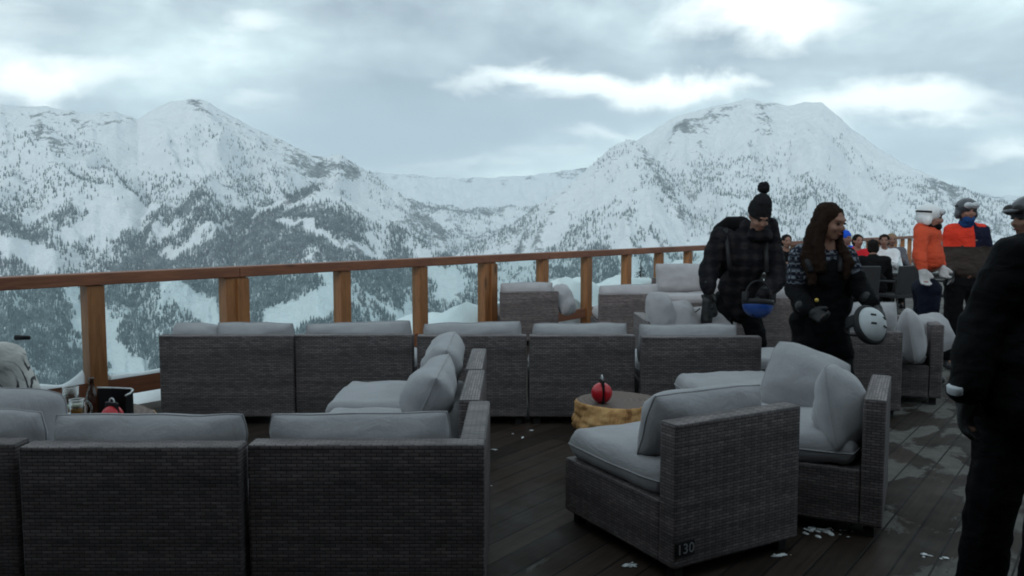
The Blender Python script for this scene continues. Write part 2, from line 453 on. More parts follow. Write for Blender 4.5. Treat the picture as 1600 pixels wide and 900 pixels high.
def terrain_h(az, r):
    """height of the land at azimuth az, distance r (numpy)"""
    x = r * np.sin(az); y = r * np.cos(az)
    # the hill the terrace stands on, dropping to the valley floor
    z = -1.2 - .36 * np.maximum(r - 9, 0) + 8 * fbm(x * .01, y * .01, 3) * np.clip((r - 60) / 200, 0, 1)
    floor = -430 + 45 * fbm(x * .0011, y * .0011, 3) + .05 * np.maximum(r - 1200, 0)
    z = np.maximum(z, floor)
    rock = np.zeros_like(r)
    front = np.cos(az) > .3
    for i, (line, R0, sf, sb, gd, fr) in enumerate(CRESTS):
        A = np.array([azel(*p) for p in line]); o = np.argsort(A[:, 0]); A = A[o]
        Rc = R0 * (1 + .06 * fbm(az * 5 + i * 3.3, az * 0 + .5, 3))
        inside = (az > A[0, 0] - .25) & (az < A[-1, 0] + .25) & front
        e = np.interp(az, A[:, 0], A[:, 1])
        ex = np.maximum(np.maximum(A[0, 0] - az, az - A[-1, 0]), 0)
        crest = CAM_H + Rc * (e - ex * 1.2)
        crest = crest + R0 * .0016 * fbm(az * 80, az * 0 + i, 4, .6)
        d = Rc - r
        dn = np.where(d > 0, d, -d)
        drop = np.where(d > 0, sf, sb) * dn
        # slightly concave flanks
        drop = drop * (1.06 - .10 * np.clip(dn / 1500, 0, 1))
        wx = x + 60 * fbm(x * .003, y * .003 + i, 3); wy = y + 60 * fbm(x * .003 + 9, y * .003, 3)
        g = ridged(az * R0 * .0052 * fr / 6 + .12 * fbm(wx * .004, wy * .004, 2) * fr, r * .0011, 3)
        amt = np.clip(dn / 260, 0, 1)
        rel = gd * (g - .2) * amt + (23 * fbm(wx * .010, wy * .010, 5, .5) + 10 * ridged(wx * .0085 + 3, wy * .0085, 3)) * np.clip(dn / 70, 0, 1) * R0 / 3000
        zi = np.where(inside, crest - drop + rel, -9999)
        up = zi > z
        # rock shows just under the crests and on gully ribs
        rk = (.0 if i == 5 else .12) * np.exp(-((dn - 90) / 110) ** 2) + .55 * np.clip(g, 0, 1) * np.exp(-((dn - 160) / 300) ** 2) + (.27 if i in (4, 5) else .22) + .22 * fbm(wx * .006, wy * .006 + i, 3)
        rock = np.where(up, rk, rock)
        z = np.where(up, zi, z)
    return z, rock

def build_terrain():
    az = np.concatenate([np.linspace(-math.pi, -.80, 40)[:-1], np.linspace(-.80, .80, 900), np.linspace(.80, math.pi, 40)[1:-1]])
    rr = np.concatenate([[.5, 6, 9], np.geomspace(14, 900, 46), np.linspace(930, 4700, 330), np.linspace(4760, 7600, 46)])
    A, Rr = np.meshgrid(az, rr, indexing='ij')
    Z, K = terrain_h(A, Rr)
    Z[:, :3] = np.array([-1.2, -1.2, -1.2])
    nA, nR = A.shape
    co = np.stack([Rr * np.sin(A), Rr * np.cos(A), Z], -1).reshape(-1, 3)
    i = np.arange(nA)[:, None]; j = np.arange(nR - 1)[None]
    i2 = (i + 1) % nA
    f = np.stack([i * nR + j, i * nR + j + 1, i2 * nR + j + 1, i2 * nR + j], -1).reshape(-1, 4)
    f = f[:, ::-1]
    me = bpy.data.meshes.new('terrain')
    me.vertices.add(len(co)); me.vertices.foreach_set('co', co.astype(np.float32).ravel())
    me.loops.add(f.size); me.loops.foreach_set('vertex_index', f.astype(np.int32).ravel())
    me.polygons.add(len(f)); me.polygons.foreach_set('loop_start', np.arange(0, f.size, 4, dtype=np.int32))
    me.update(calc_edges=True)
    at = me.attributes.new('rock', 'FLOAT', 'POINT'); at.data.foreach_set('value', K.astype(np.float32).ravel())
    o = mesh_obj('snowy_mountains', me, M['snow'], None, True)
    tag(o, 'snow covered valley and mountains rising beyond the wooden terrace railing', kind='structure')
    if me.polygons[len(me.polygons) // 2].normal.z < 0: me.flip_normals()
    # visibility horizon for the scatter: running maximum of elevation
    tel = (Z - CAM_H) / Rr
    run = np.maximum.accumulate(tel, axis=1)
    return az, rr, run

AZ, RR, RUN = build_terrain()

# open pistes and clearings, surveyed from the photograph: (points, half width)
PISTES = [
    ([(352, 348), (318, 366), (290, 383), (262, 399)], (5, 9)),
    ([(494, 297), (470, 312), (430, 326), (400, 334)], (4, 8)),
    ([(440, 345), (480, 352), (512, 366), (548, 384), (592, 404)], (7, 8)),
    ([(728, 372), (700, 386), (668, 396), (664, 420), (690, 440)], (5, 8)),
    ([(664, 412), (690, 424), (716, 442)], (4, 6)),
    ([(262, 438), (290, 462), (318, 482), (345, 512)], (13, 24)),
    ([(505, 425), (516, 455), (506, 474), (470, 488), (438, 502)], (13, 22)),
    ([(553, 452), (585, 470), (612, 488), (640, 505)], (5, 9)),
    ([(640, 460), (640, 500)], (6, 8)),
    ([(106, 448), (118, 470), (128, 505)], (9, 12)),
    ([(158, 478), (172, 530), (188, 570), (214, 596)], (7, 28)),
    ([(-20, 376), (30, 392), (70, 412)], (12, 20)),
    ([(100, 250), (190, 245), (280, 262), (330, 270)], (7, 7)),
    ([(560, 318), (620, 340), (700, 350)], (10, 8)),
]

def seg_mask(px, py):
    m = np.zeros_like(px)
    for pts, (w0, w1) in PISTES:
        n = len(pts) - 1
        for k in range(n):
            (x0, y0), (x1, y1) = pts[k], pts[k + 1]
            dx, dy = x1 - x0, y1 - y0; L = dx * dx + dy * dy
            t = np.clip(((px - x0) * dx + (py - y0) * dy) / L, 0, 1)
            d = np.hypot(px - x0 - t * dx, py - y0 - t * dy)
            w = w0 + (w1 - w0) * (k + t) / n
            m = np.maximum(m, np.clip((w * 1.15 - d) / 6 + .5, 0, 1))
    return m

def build_forest():
    N = 900000
    az = RNG.uniform(-.72, .72, N)
    r = np.concatenate([RNG.uniform(700, 2300, N // 2), RNG.uniform(1500, 5200, N - N // 2)])
    z, _ = terrain_h(az, r)
    x = r * np.sin(az); y = r * np.cos(az)
    tel = (z - CAM_H) / r
    px, py = to_px(az, tel)
    # horizon test (with a margin, so a step to the side still finds trees)
    ai = np.clip(np.searchsorted(AZ, az), 0, len(AZ) - 1); ri = np.clip(np.searchsorted(RR, r) - 1, 0, len(RR) - 1)
    vis = (z + 16 - CAM_H) / r > RUN[ai, ri] - .004
    patch = fbm(x * .0042, y * .0042, 4) * 1.1; fine = fbm(x * .016, y * .016, 3); streak = fbm(az * r * .02, r * .0035, 3)
    jx = px + 13 * fine + 9 * fbm(x * .05, y * .05 + 3, 2); jy = py + 10 * fbm(x * .02 + 7, y * .02, 2) + 6 * fbm(x * .06 + 7, y * .06, 2)
    line = np.where(px < 560, 305, 350)
    base = np.clip((line + 90 * patch - z) / 300, 0, 1)
    # left massif: open woodland thickening downhill; right mountain: sparse ribs of trees
    d = base * (.60 + 1.45 * patch + .9 * fine + .75 * streak)
    right = np.clip((px - 820) / 60, 0, 1) * np.clip((400 - py) / 40, 0, 1)
    d = d - right * .10
    # dense wood of the lower slopes and on the spur
    low = np.clip((py - 385) / 40, 0, 1)
    d = d + low * .20
    spur = (px > 150) & (px < 720) & (py > 318 + .0 * px) & (r < 2400)
    d = d - spur * .06
    d = d + np.clip((520 - px) / 160, 0, 1) * np.clip((py - 260) / 60, 0, 1) * .30
    # dark belt along the spur crest and on the flank above the col
    def belt(pts, w, amt):
        m = np.zeros_like(px)
        for (x0, y0), (x1, y1) in zip(pts, pts[1:]):
            dx, dy = x1 - x0, y1 - y0; t = np.clip(((px - x0) * dx + (py - y0) * dy) / (dx * dx + dy * dy), 0, 1)
            m = np.maximum(m, np.clip(1 - np.hypot(px - x0 - t * dx, py - y0 - t * dy) / w, 0, 1))
        return m * amt
    d = d + belt([(496, 292), (440, 314), (360, 346), (260, 384), (200, 430)], 13, 1.3)
    d = d + belt([(690, 402), (740, 384), (800, 366), (850, 340)], 26, .6)
    d = d + belt([(600, 320), (640, 330), (690, 326)], 10, .8) + belt([(750, 330), (800, 335), (835, 322)], 14, .8)
    d = d + belt([(120, 430), (230, 425), (330, 420)], 22, .5)
    d = np.clip(d, 0, 1.1) * (1 - seg_mask(jx, jy))
    d = d * np.clip((r - 650) / 200, 0, 1)
    dens = np.where(r < 2300, .72, .55)
    keep = vis & (RNG.random(N) < d * dens)
    x, y, z, r = x[keep], y[keep], z[keep], r[keep]
    n = len(x)
    h = RNG.uniform(4.5, 9, n) + 8 * RNG.random(n) ** 3 * np.where(z > 120, .75, 1.0); w = h * RNG.uniform(.15, .23, n); rot = RNG.uniform(0, 6.28, n)
    # two-tier conifer, five sides
    k = 5
    ang = rot[:, None] + np.arange(k)[None] * 2 * math.pi / k
    ca, sa = np.cos(ang), np.sin(ang)
    jit = RNG.uniform(.7, 1.25, (n, k))
    def ring(rad, zz):
        return np.stack([x[:, None] + ca * w[:, None] * rad * jit, y[:, None] + sa * w[:, None] * rad * jit, np.repeat((z + h * zz)[:, None], k, 1) - (jit - 1) * h[:, None] * .08], -1)
    def tip(zz):
        return np.stack([x, y, z + h * zz], -1)[:, None]
    V = np.concatenate([ring(1.0, -.05), tip(.68), ring(.66, .42), tip(1.0)], 1)       # 12 verts
    F = []
    for i in range(k):
        F.append((i, (i + 1) % k, k)); F.append((k + 1 + i, k + 1 + (i + 1) % k, 2 * k + 1))
    F = np.array(F)
    f = (np.arange(n)[:, None, None] * (2 * k + 2) + F[None]).reshape(-1, 3)
    me = bpy.data.meshes.new('forest')
    co = V.reshape(-1, 3)
    me.vertices.add(len(co)); me.vertices.foreach_set('co', co.astype(np.float32).ravel())
    me.loops.add(f.size); me.loops.foreach_set('vertex_index', f.astype(np.int32).ravel())
    me.polygons.add(len(f)); me.polygons.foreach_set('loop_start', np.arange(0, f.size, 3, dtype=np.int32))
    me.update(calc_edges=True)
    o = mesh_obj('forest', me, M['forest'])
    tag(o, 'far conifer forest dusted with snow on the mountain slopes', kind='stuff')
    print('trees', n)
build_forest()

# ================================================================== DECK and near snow
def build_deck():
    # deck outline in rail coordinates: u along the rail, v across (negative = terrace side)
    ang = math.atan2(RAIL_D.y, RAIL_D.x)
    o_bm = bx((10, -9, -.09), (60, 18.24, .18))
    o = obj('deck', o_bm, M['deck'], None, uv=False)
    o.location = RAIL_P; o.rotation_euler = (0, 0, ang)
    tag(o, 'dark wet wooden plank deck of the terrace with trodden snow patches', kind='structure')
build_deck()

def build_snow_bank():
    """snow heaped along the outside of the railing"""
    nu, nv = 420, 30
    u = np.linspace(-9, 42, nu)[:, None] + np.zeros((1, nv)); v = np.linspace(.14, 5.6, nv)[None] + np.zeros((nu, 1))
    lift = .02 + .30 * np.clip((u - 4.6) / 1.2, 0, 1) + .14 * np.clip((u - 6.0) / 1.5, 0, 1)
    prof = np.exp(-((v - .95) / 1.15) ** 2)
    prof = np.where(v < .95, .55 + .45 * prof, prof)
    z = -.16 + (lift + .13) * prof * (1 + .8 * fbm(u * .9, v * .9, 3)) + .20 * fbm(u * 2.2, v * 2.2, 4, .6) * prof
    z = z - .42 * np.maximum(v - 1.6, 0) ** 1.15
    px = RAIL_P.x + RAIL_D.x * u + RAIL_N.x * v; py = RAIL_P.y + RAIL_D.y * u + RAIL_N.y * v
    co = np.stack([px, py, z], -1)
    under = co.copy(); under[..., 2] = -2.2
    bm = bmesh.new()
    g = [[bm.verts.new(co[i, j]) for j in range(nv)] for i in range(nu)]
    for i in range(nu - 1):
        for j in range(nv - 1):
            bm.faces.new((g[i][j], g[i + 1][j], g[i + 1][j + 1], g[i][j + 1]))
    # skirt down to the ground so the bank has a body
    lo0 = [bm.verts.new(under[i, 0]) for i in range(nu)]; lo1 = [bm.verts.new(under[i, -1]) for i in range(nu)]
    for i in range(nu - 1):
        bm.faces.new((g[i][0], lo0[i], lo0[i + 1], g[i + 1][0])); bm.faces.new((g[i][-1], g[i + 1][-1], lo1[i + 1], lo1[i]))
    bmesh.ops.recalc_face_normals(bm, faces=bm.faces)
    o = obj('snow_bank', bm, M['snow_near'], None, True)
    tag(o, 'bank of piled snow along the outside of the terrace railing', kind='structure')
build_snow_bank()

# ================================================================== RAILING
def rail_pt(t, v=0, z=0):
    p = RAIL_P + RAIL_D * t + RAIL_N * v
    return Vector((p.x, p.y, z))

def build_railing():
    ang = math.atan2(RAIL_D.y, RAIL_D.x)
    root = empty('terrace_railing', RAIL_P, ang, 'long orange brown timber railing with glass panes along the edge of the terrace', 'railing')
    ts = [-1.83, -.60, .64, 1.89, 3.16, 4.31, 5.52, 6.73, 7.87, 9.07, 10.2, 11.35]
    while ts[-1] < 40: ts.append(ts[-1] + 1.17)
    # top rail in board lengths butted end to end
    x = -2.2; k = 0
    L = [4.11, 4.86, 4.7, 4.86, 4.7, 4.7, 4.7, 4.7, 4.7]
    for l in L:
        if x > 40.5: break
        b = bx((x + l / 2, 0, 1.085), (l - .004, .165, .095), None, .010)
        obj('top_rail', b, M['rail'], root); x += l
    for i, t in enumerate(ts):
        w = .225 if i in (3, 6) else .135
        b = bx((t, 0, .494), (w, .125, 1.08), None, .006)
        if i in (3, 6):                       # doubled post: a second board set proud of the first
            box(b, (t + .05, -.075, .49), (.12, .022, 1.06), None, .003)
        p = obj('post', b, M['post'], root)
    for a, c in zip(ts, ts[1:]):
        wa = .115 if abs(a - 1.89) < .01 or abs(a - 5.52) < .01 else .07
        wc = .115 if abs(c - 1.89) < .01 or abs(c - 5.52) < .01 else .07
        b = bx(((a + wa + c - wc) / 2, 0, .20), (c - wc - a - wa, .06, .14), None, .005)
        obj('bottom_rail', b, M['rail'], root)
        if a < 24:
            g = bx(((a + wa + c - wc) / 2, .012, .655), (c - wc - a - wa - .016, .010, .755))
            obj('glass_pane', g, M['glass'], root)
    return root
build_railing()

# snow lying on the bottom rail at the left
def snow_strip(t0, t1, seed):
    n = 60; bm = bmesh.new(); rows = []
    for i in range(n + 1):
        t = t0 + (t1 - t0) * i / n
        hgt = max(.006, .05 * (.45 + mnoise.noise((t * 3.1, seed, 0)))) + .10 * max(0, 1 - abs(t - t1) / .18) ** 1.5
        row = [rail_pt(t, v, z) for v, z in ((-.034, .272), (-.03, .272 + hgt * .7), (0.0, .272 + hgt), (.03, .272 + hgt * .6), (.034, .272))]
        rows.append([bm.verts.new(p) for p in row])
    for a, b in zip(rows, rows[1:]):
        for j in range(4): bm.faces.new((a[j], b[j], b[j + 1], a[j + 1]))
    bm.faces.new(rows[0]); bm.faces.new(rows[-1][::-1])
    bmesh.ops.recalc_face_normals(bm, faces=bm.faces)
    o = obj('rail_snow', bm, M['snow_near'], None, True)
    return o
tag(snow_strip(-.50, .54, 1.0), 'thin strip of snow lying on the bottom rail, left of the first railing post', 'snow', kind='stuff')
tag(snow_strip(.74, 1.75, 4.0), 'thin strip of snow lying on the bottom rail behind the left stump table', 'snow', kind='stuff')

def crumbs(spots):
    bm = bmesh.new()
    for (x, y, r, n) in spots:
        for _ in range(n):
            a = random.random() * 6.28; d = r * math.sqrt(random.random()); s = random.uniform(.003, .012)
            q = bmesh.ops.create_icosphere(bm, subdivisions=1, radius=1)
            bmesh.ops.transform(bm, matrix=Matrix.Translation((x + d * math.cos(a), y + d * .5 * math.sin(a), s * .3)) @ Euler((0, 0, random.random() * 6)).to_matrix().to_4x4() @ Matrix.Diagonal((s * random.uniform(.8, 4.5), s * random.uniform(.7, 1.8), s * .32, 1)), verts=q['verts'])
    o = obj('snow_crumbs', bm, M['snow_near'], None, True, False)
    tag(o, 'crumbs of trodden snow scattered on the dark deck planks', kind='stuff')
SNOW_SPOTS = []
def spot(px, py, r, n):
    p = pt(px, py, 4); d = ray(px, py); s = -CAM_H / d.z; SNOW_SPOTS.append((d.x * s, d.y * s, r, n))
for a in ((1225, 868, .05, 6), (980, 882, .06, 6), (1300, 832, .15, 18), (1262, 830, .05, 4), (1440, 868, .05, 3), (1466, 872, .04, 3), (768, 760, .03, 2),
          (810, 678, .3, 4), (1560, 886, .05, 4), (900, 800, .5, 1), (770, 704, .04, 2)):
    spot(*a)
crumbs(SNOW_SPOTS)

# ================================================================== near conifers
def conifer(name, loc, h, w, label, n=520):
    root = empty(name, loc, 0, label, 'tree', None)
    b = bmesh.new(); tube(b, (0, 0, -.5), (0, 0, h * .97), h * .03, h * .006, 8)
    obj('trunk', b, M['bark'], root)
    bm = bmesh.new(); rnd = random.Random(hash(h) & 255)
    for i in range(n):
        t = rnd.random() ** 1.3 * .96 + .02
        a = rnd.random() * 6.283; L = w * (1 - t) * rnd.uniform(.55, 1.15) * (1 + .3 * math.sin(3 * a + t * 9))
        z0 = h * t; d = Vector((math.cos(a), math.sin(a), 0)); tip = d * L + Vector((0, 0, z0 - L * .28 + .12 * L * rnd.random()))
        s = d.cross(Vector((0, 0, 1))) * (L * .16 + .01)
        for q in (.35, .62, .9):
            c = Vector((0, 0, z0)).lerp(tip, q)
            e = rnd.uniform(.7, 1.2)
            o1 = c - s * e - d * L * .16; o2 = c + s * e - d * L * .16; o3 = c + d * L * .2 - Vector((0, 0, L * .05)); o4 = c - Vector((0, 0, L * .07))
            v = [bm.verts.new(p) for p in (o1, o2, o3, o4)]
            bm.faces.new((v[0], v[2], v[1])); bm.faces.new((v[0], v[3], v[2])); bm.faces.new((v[3], v[1], v[2]))
    obj('crown', bm, M['conifer'], root, False, False)
    return root
p = pt(739, 480, 26); conifer('conifer_tree', (p.x, p.y, p.z - .5), .95, .22, 'tiny dark conifer poking up behind the snow bank between two railing posts', 200)
p = pt(1001, 452, 19); conifer('conifer_tree', (p.x, p.y, p.z - .7), 1.42, .62, 'broad dark conifer beyond the railing behind the sofas, right of a post', 420)
# ================================================================== SOFAS
def sweep(bm, pts, r, closed=False, seg=8):
    """a smooth round cord through the points"""
    pts = [Vector(q) for q in pts]; n = len(pts); rings = []
    up = None
    for i, q in enumerate(pts):
        a = pts[(i - 1) % n] if (closed or i > 0) else q
        b = pts[(i + 1) % n] if (closed or i < n - 1) else q
        t = (b - a).normalized()
        if up is None: up = t.orthogonal().normalized()
        up = (up - t * up.dot(t)).normalized(); sd = t.cross(up)
        rings.append([bm.verts.new(q + (up * math.cos(2 * math.pi * k / seg) + sd * math.sin(2 * math.pi * k / seg)) * r) for k in range(seg)])
    pairs = list(zip(rings, rings[1:])) + ([(rings[-1], rings[0])] if closed else [])
    for a, b in pairs:
        for k in range(seg): bm.faces.new((a[k], a[(k + 1) % seg], b[(k + 1) % seg], b[k]))
    if not closed:
        bm.faces.new(rings[0][::-1]); bm.faces.new(rings[-1])
    return bm

def cushion_bm(w, d, h, edge=.8, n=22, ears=.0, crown=.18, seed=0, wr=.012):
    """a stuffed cushion: w along x, d along y, h thick along z, soft round edges with a seam, sides drawn in a little between the corners"""
    bm = bmesh.new()
    us = [math.sin((i / n * 2 - 1) * math.pi / 2) for i in range(n + 1)]
    re = h * edge
    def side(e):
        k = min(max(e / re, 0), 1); return math.sqrt(max(0, 1 - (1 - k) ** 2))
    def surf(u, v, sgn):
        x = w / 2 * u; y = d / 2 * v
        t = side(w / 2 - abs(x)) * side(d / 2 - abs(y))
        dome = 1 + crown * ((1 - u * u) * (1 - v * v)) - crown * .4
        nz = mnoise.noise((u * 1.7 + seed * 3.7, v * 1.7 - seed, sgn * 2 + seed)) * wr * 1.5 + mnoise.noise((u * 4.5 + seed, v * 4, sgn + seed * 2)) * wr * .7
        # rounded corners or drawn-out ears
        k = abs(u * v) ** 3
        x *= 1 - (.05 - ears) * k - ears * 1.1 * (1 - v * v) * abs(u); y *= 1 - (.05 - ears) * k - ears * 1.1 * (1 - u * u) * abs(v)
        ex = mnoise.noise((u * 2 + seed, v * 2, 5.5 + seed)) * .010; ey = mnoise.noise((u * 2 + seed, v * 2, 8.5 - seed)) * .010
        return Vector((x + ex, y + ey, sgn * h / 2 * t * dome + nz * t))
    top = {}; bot = {}
    for i, u in enumerate(us):
        for j, v in enumerate(us):
            q = bm.verts.new(surf(u, v, 1)); top[i, j] = q
            bot[i, j] = q if i in (0, n) or j in (0, n) else bm.verts.new(surf(u, v, -1))
    for i in range(n):
        for j in range(n):
            bm.faces.new((top[i, j], top[i + 1, j], top[i + 1, j + 1], top[i, j + 1]))
            bm.faces.new((bot[i, j], bot[i, j + 1], bot[i + 1, j + 1], bot[i + 1, j]))
    ring = [top[i, 0].co.copy() for i in range(n)] + [top[n, j].co.copy() for j in range(n)] + [top[n - i, n].co.copy() for i in range(n)] + [top[0, n - j].co.copy() for j in range(n)]
    sweep(bm, ring, .0045, True, 6)
    return bm

def add_cushion(name, parent, w, d, h, loc, rot=(0, 0, 0), edge=.6, mat='cushion', seed=0, ears=.0, crown=.18, wr=.012):
    bm = cushion_bm(w, d, h, edge, 22, ears, crown, seed, wr)
    o = obj(name, bm, M[mat], parent, True)
    o.location = loc; o.rotation_euler = rot
    return o

SEAT_D = .78; BT = .10; HB = .68; HS = .33
def sofa(x, y, w, rz, label, side=None, back=True, cush=1, seatc=True, ch=.30, cx=0, cw=None, tilt=8, group='grey wicker sofa modules on the terrace', d=SEAT_D, clift=0, name='wicker_sofa', cmat='cushion', croll=0, extra=None):
    """one module; local origin = middle of the outer face of the back at floor level, seat towards local +y"""
    seed = random.random() * 50
    root = empty(name, (x, y, 0), rz, label, 'sofa' if back else 'ottoman', group)
    y0 = BT if back else 0
    b = bx((0, (y0 + .002 + d) / 2 + (.0), .06 + (HS - .06) / 2), (w - .004, d - y0 - .004, HS - .06), None, .013, 3)
    obj('seat_base', b, M['wicker'], root)
    if back:
        obj('backrest', bx((0, BT / 2, .06 + (HB - .06) / 2), (w, BT, HB - .06), None, .013, 3), M['wicker'], root)
    sx0, sx1 = -w / 2, w / 2
    if side:
        s = 1 if side == 'right' else -1
        obj('side_panel', bx((s * (w / 2 - BT / 2), (BT + .002 + d) / 2, HS + .003 + (HB - HS - .006) / 2), (BT, d - BT - .004, HB - HS - .006), None, .013, 3), M['wicker'], root)
        if s > 0: sx1 -= BT
        else: sx0 += BT
    for fx in (-1, 1):
        for fy in (.06, d - .06):
            obj('foot', bx((fx * (w / 2 - .06), fy, .03), (.05, .05, .06), None, .004), M['foot'], root)
    if seatc:
        add_cushion('seat_cushion', root, sx1 - sx0 - .01, d - y0 - .0, .15, ((sx0 + sx1) / 2, (y0 + d) / 2 + .015, HS + .070), (0, 0, 0), .38, cmat, seed, .0, .05, .010)
    if back and cush:
        W = cw or (sx1 - sx0 - .06)
        add_cushion('back_cushion', root, W, ch, .225, ((sx0 + sx1) / 2 + cx, BT + .105 + .5 * ch * math.sin(R(tilt)), .455 + ch / 2 + clift), (R(90 + tilt), R(croll + random.uniform(-1.5, 1.5)), 0), .62, cmat, seed + 4, .012, .12, .016)
    return root

def loose(label, w, d, h, loc, rot, seed, group=None, edge=.85):
    o = add_cushion('throw_cushion', None, w, d, h, loc, rot, edge, 'cushion', seed, -.03, .45, .016)
    return tag(o, label, 'cushion', group)

def gx(px, D): return (px - 800) / FPX * (D * CP + .8 * SP_)

# --- front group, left
def back_sofa(p0, p1, D, label, **k):
    """a module seen squarely from behind: its back spans pixels p0..p1 at distance D"""
    x0, x1 = gx(p0, D), gx(p1, D)
    return sofa((x0 + x1) / 2, D, x1 - x0, k.pop('rz', 0), label, **k)

back_sofa(-330, 22, 2.96, 'grey wicker sofa cut off by the left edge, before the person in floral', cush=0)
back_sofa(27, 373, 2.92, 'grey wicker sofa seen from behind, nearest the left stump table with beer glasses', cw=.765, cx=-.012)
back_sofa(385, 757, 2.95, 'grey wicker corner sofa seen from behind with a low right arm, in the near centre', side='right', cx=-.01, cw=.725)
# modules going away from the camera, backs to the right
sofa(gx(752, 3.95), 4.13, .80, R(90), 'grey wicker sofa facing left, middle one of the row behind the near corner sofa', ch=.33, clift=.01, tilt=24, d=.88)
sofa(gx(754, 4.6), 4.94, .78, R(90), 'grey wicker sofa facing left, last of its row before the middle row of backs', ch=.345, clift=.01, tilt=20, d=.92)
# --- middle row, backs to the camera
back_sofa(247, 457, 5.95, 'leftmost grey wicker sofa of the middle row, with two back cushions', cw=.60, cx=.16)
back_sofa(460, 645, 5.98, 'grey wicker sofa of the middle row, second from its left end', croll=-1)
back_sofa(651, 823, 5.95, 'grey wicker sofa of the middle row directly behind the low front row arm', croll=0)
back_sofa(827, 993, 5.95, 'grey wicker sofa of the middle row behind the red ball on the stump table', ch=.295)
back_sofa(1003, 1191, 5.88, 'rightmost grey wicker sofa of the middle row, with creased loose cushions piled behind it', cw=.76, cx=-.06, ch=.295)
# --- right group round the stump table
a1 = math.atan2(.36, .646)
c0 = Vector((gx(1040, 3.24), 3.24, 0)); dr = Vector((math.cos(a1), math.sin(a1), 0))
cc = c0 + dr * .37
r1 = sofa(cc.x + .045, cc.y + .01, .745, a1, 'grey wicker sofa numbered 130 with a slumped back cushion, facing away to the left', ch=.31, tilt=20, clift=.0, cw=.66, cx=.0, d=.84)
# number stencilled low on the back of the module
pl = obj('number_plate', bx((-.315, -.004, .145), (.105, .008, .062), None, .002), M['plate_black'], r1)
cu = bpy.data.curves.new('number', 'FONT'); cu.body = '130'; cu.size = .062; cu.align_x = 'CENTER'; cu.align_y = 'CENTER'; cu.extrude = .001; cu.space_character = 1.05
to = bpy.data.objects.new('number', cu); link(to)
bpy.context.view_layer.update()
me = bpy.data.meshes.new_from_object(to.evaluated_get(bpy.context.evaluated_depsgraph_get())); bpy.data.objects.remove(to)
no = mesh_obj('number', me, M['number_white'], pl); no.location = (-.315, -.0105, .145); no.rotation_euler = (R(90), 0, 0)

p = Vector((1.90, 4.00, 0)); a2 = math.atan2(-.5, -.96)     # faces left and a little away
rz2 = R(63)
r2 = sofa(1.925, 4.03, .72, rz2, 'grey wicker sofa facing left beside the open walkway, with two propped up cushions', cush=0, d=.80)
sofa(1.58, 4.94, .72, R(10), 'armless grey wicker seat behind the numbered sofa, near the longhaired woman', back=False, d=.66, name='wicker_ottoman')
q = pt(1316, 640, 4.02); loose('plump grey cushion standing on its corner against the sofa arm by the walkway', .45, .43, .22, q, (R(76), R(14), R(52)), 3.1, 'propped loose cushions on the right sofa', .95)
q = pt(1258, 600, 4.62); loose('grey cushion leaning back with a peaked corner, in front of the longhaired woman', .45, .42, .21, q, (R(66), R(18), R(-12)), 8.4, 'propped loose cushions on the right sofa', .95)
# --- far centre groups by the railing
sofa(gx(828, 10.0), 9.95, .74, R(10), 'distant wicker sofa by the railing, leftmost, seat pointing right with a leaning cushion', ch=.33)
sofa(gx(988, 9.6), 9.6, .80, R(2), 'distant wicker sofa seen from behind, left of the bobble hat man, with one flat cushion', ch=.33)
sofa(gx(1062, 12.5), 12.7, .82, R(180), 'distant wicker sofa facing the camera by the railing with a tall upright cushion', ch=.46, tilt=6)
sofa(gx(1145, 12.3), 12.35, .8, R(180), 'distant wicker sofa facing the camera, half hidden behind the bobble hat man', ch=.40)
sofa(gx(1198, 9.2), 9.1, .72, R(-4), 'distant wicker sofa seen from behind, between the bobble hat man and the woman', ch=.36)
q = pt(882, 468, 10.35); loose('distant grey cushion leaning on the leftmost sofa by the railing', .42, .40, .16, q, (R(70), 0, R(62)), 2.2)
# module behind the rightmost one of the middle row
sofa(1.16, 7.20, .8, R(-90), 'grey wicker sofa facing right behind the middle row, holding a heap of creased cushions', cush=0)
for (px, py, D, lab, w, rot, sd) in ((1034, 491, 6.95, 'creased pale cushion standing tallest in the heap behind the middle row', .40, (R(74), R(8), R(52)), 5.5),
                                (1066, 502, 7.05, 'creased pale cushion in the middle of the heap behind the middle row', .40, (R(58), R(-5), R(40)), 6.6),
                                (1108, 506, 7.2, 'creased pale cushion at the right of the heap, beside the bobble hat man', .40, (R(40), R(0), R(20)), 7.7)):
    q = pt(px, py, D); loose(lab, w, .38, .17, q, rot, sd, 'heap of creased cushions behind the middle row')
sofa(2.12, 6.10, .62, R(0), 'armless wicker seat at the right end of the middle row, before the bobble hat man', back=False, d=.6, name='wicker_ottoman')
# --- far right group behind the woman
back_sofa(1318, 1412, 6.15, 'dark wicker sofa seen from behind with a tall cushion, behind the white helmet', ch=.40, clift=.04, cw=.50, cx=.03)
r9 = sofa(gx(1487, 6.7), 6.95, .76, R(72), 'wicker sofa facing left at the far right, below the person in orange', cush=0, side='right')
q = pt(1424, 524, 6.62); loose('grey cushion standing upright on the far right sofa seat', .42, .44, .16, q, (R(80), R(4), R(62)), 9.4, 'loose cushions on the far right sofa')
q = pt(1456, 520, 6.9); loose('grey cushion slumped over the far right sofa back, below the orange jacket', .42, .34, .16, q, (R(58), R(-6), R(20)), 10.4, 'loose cushions on the far right sofa')
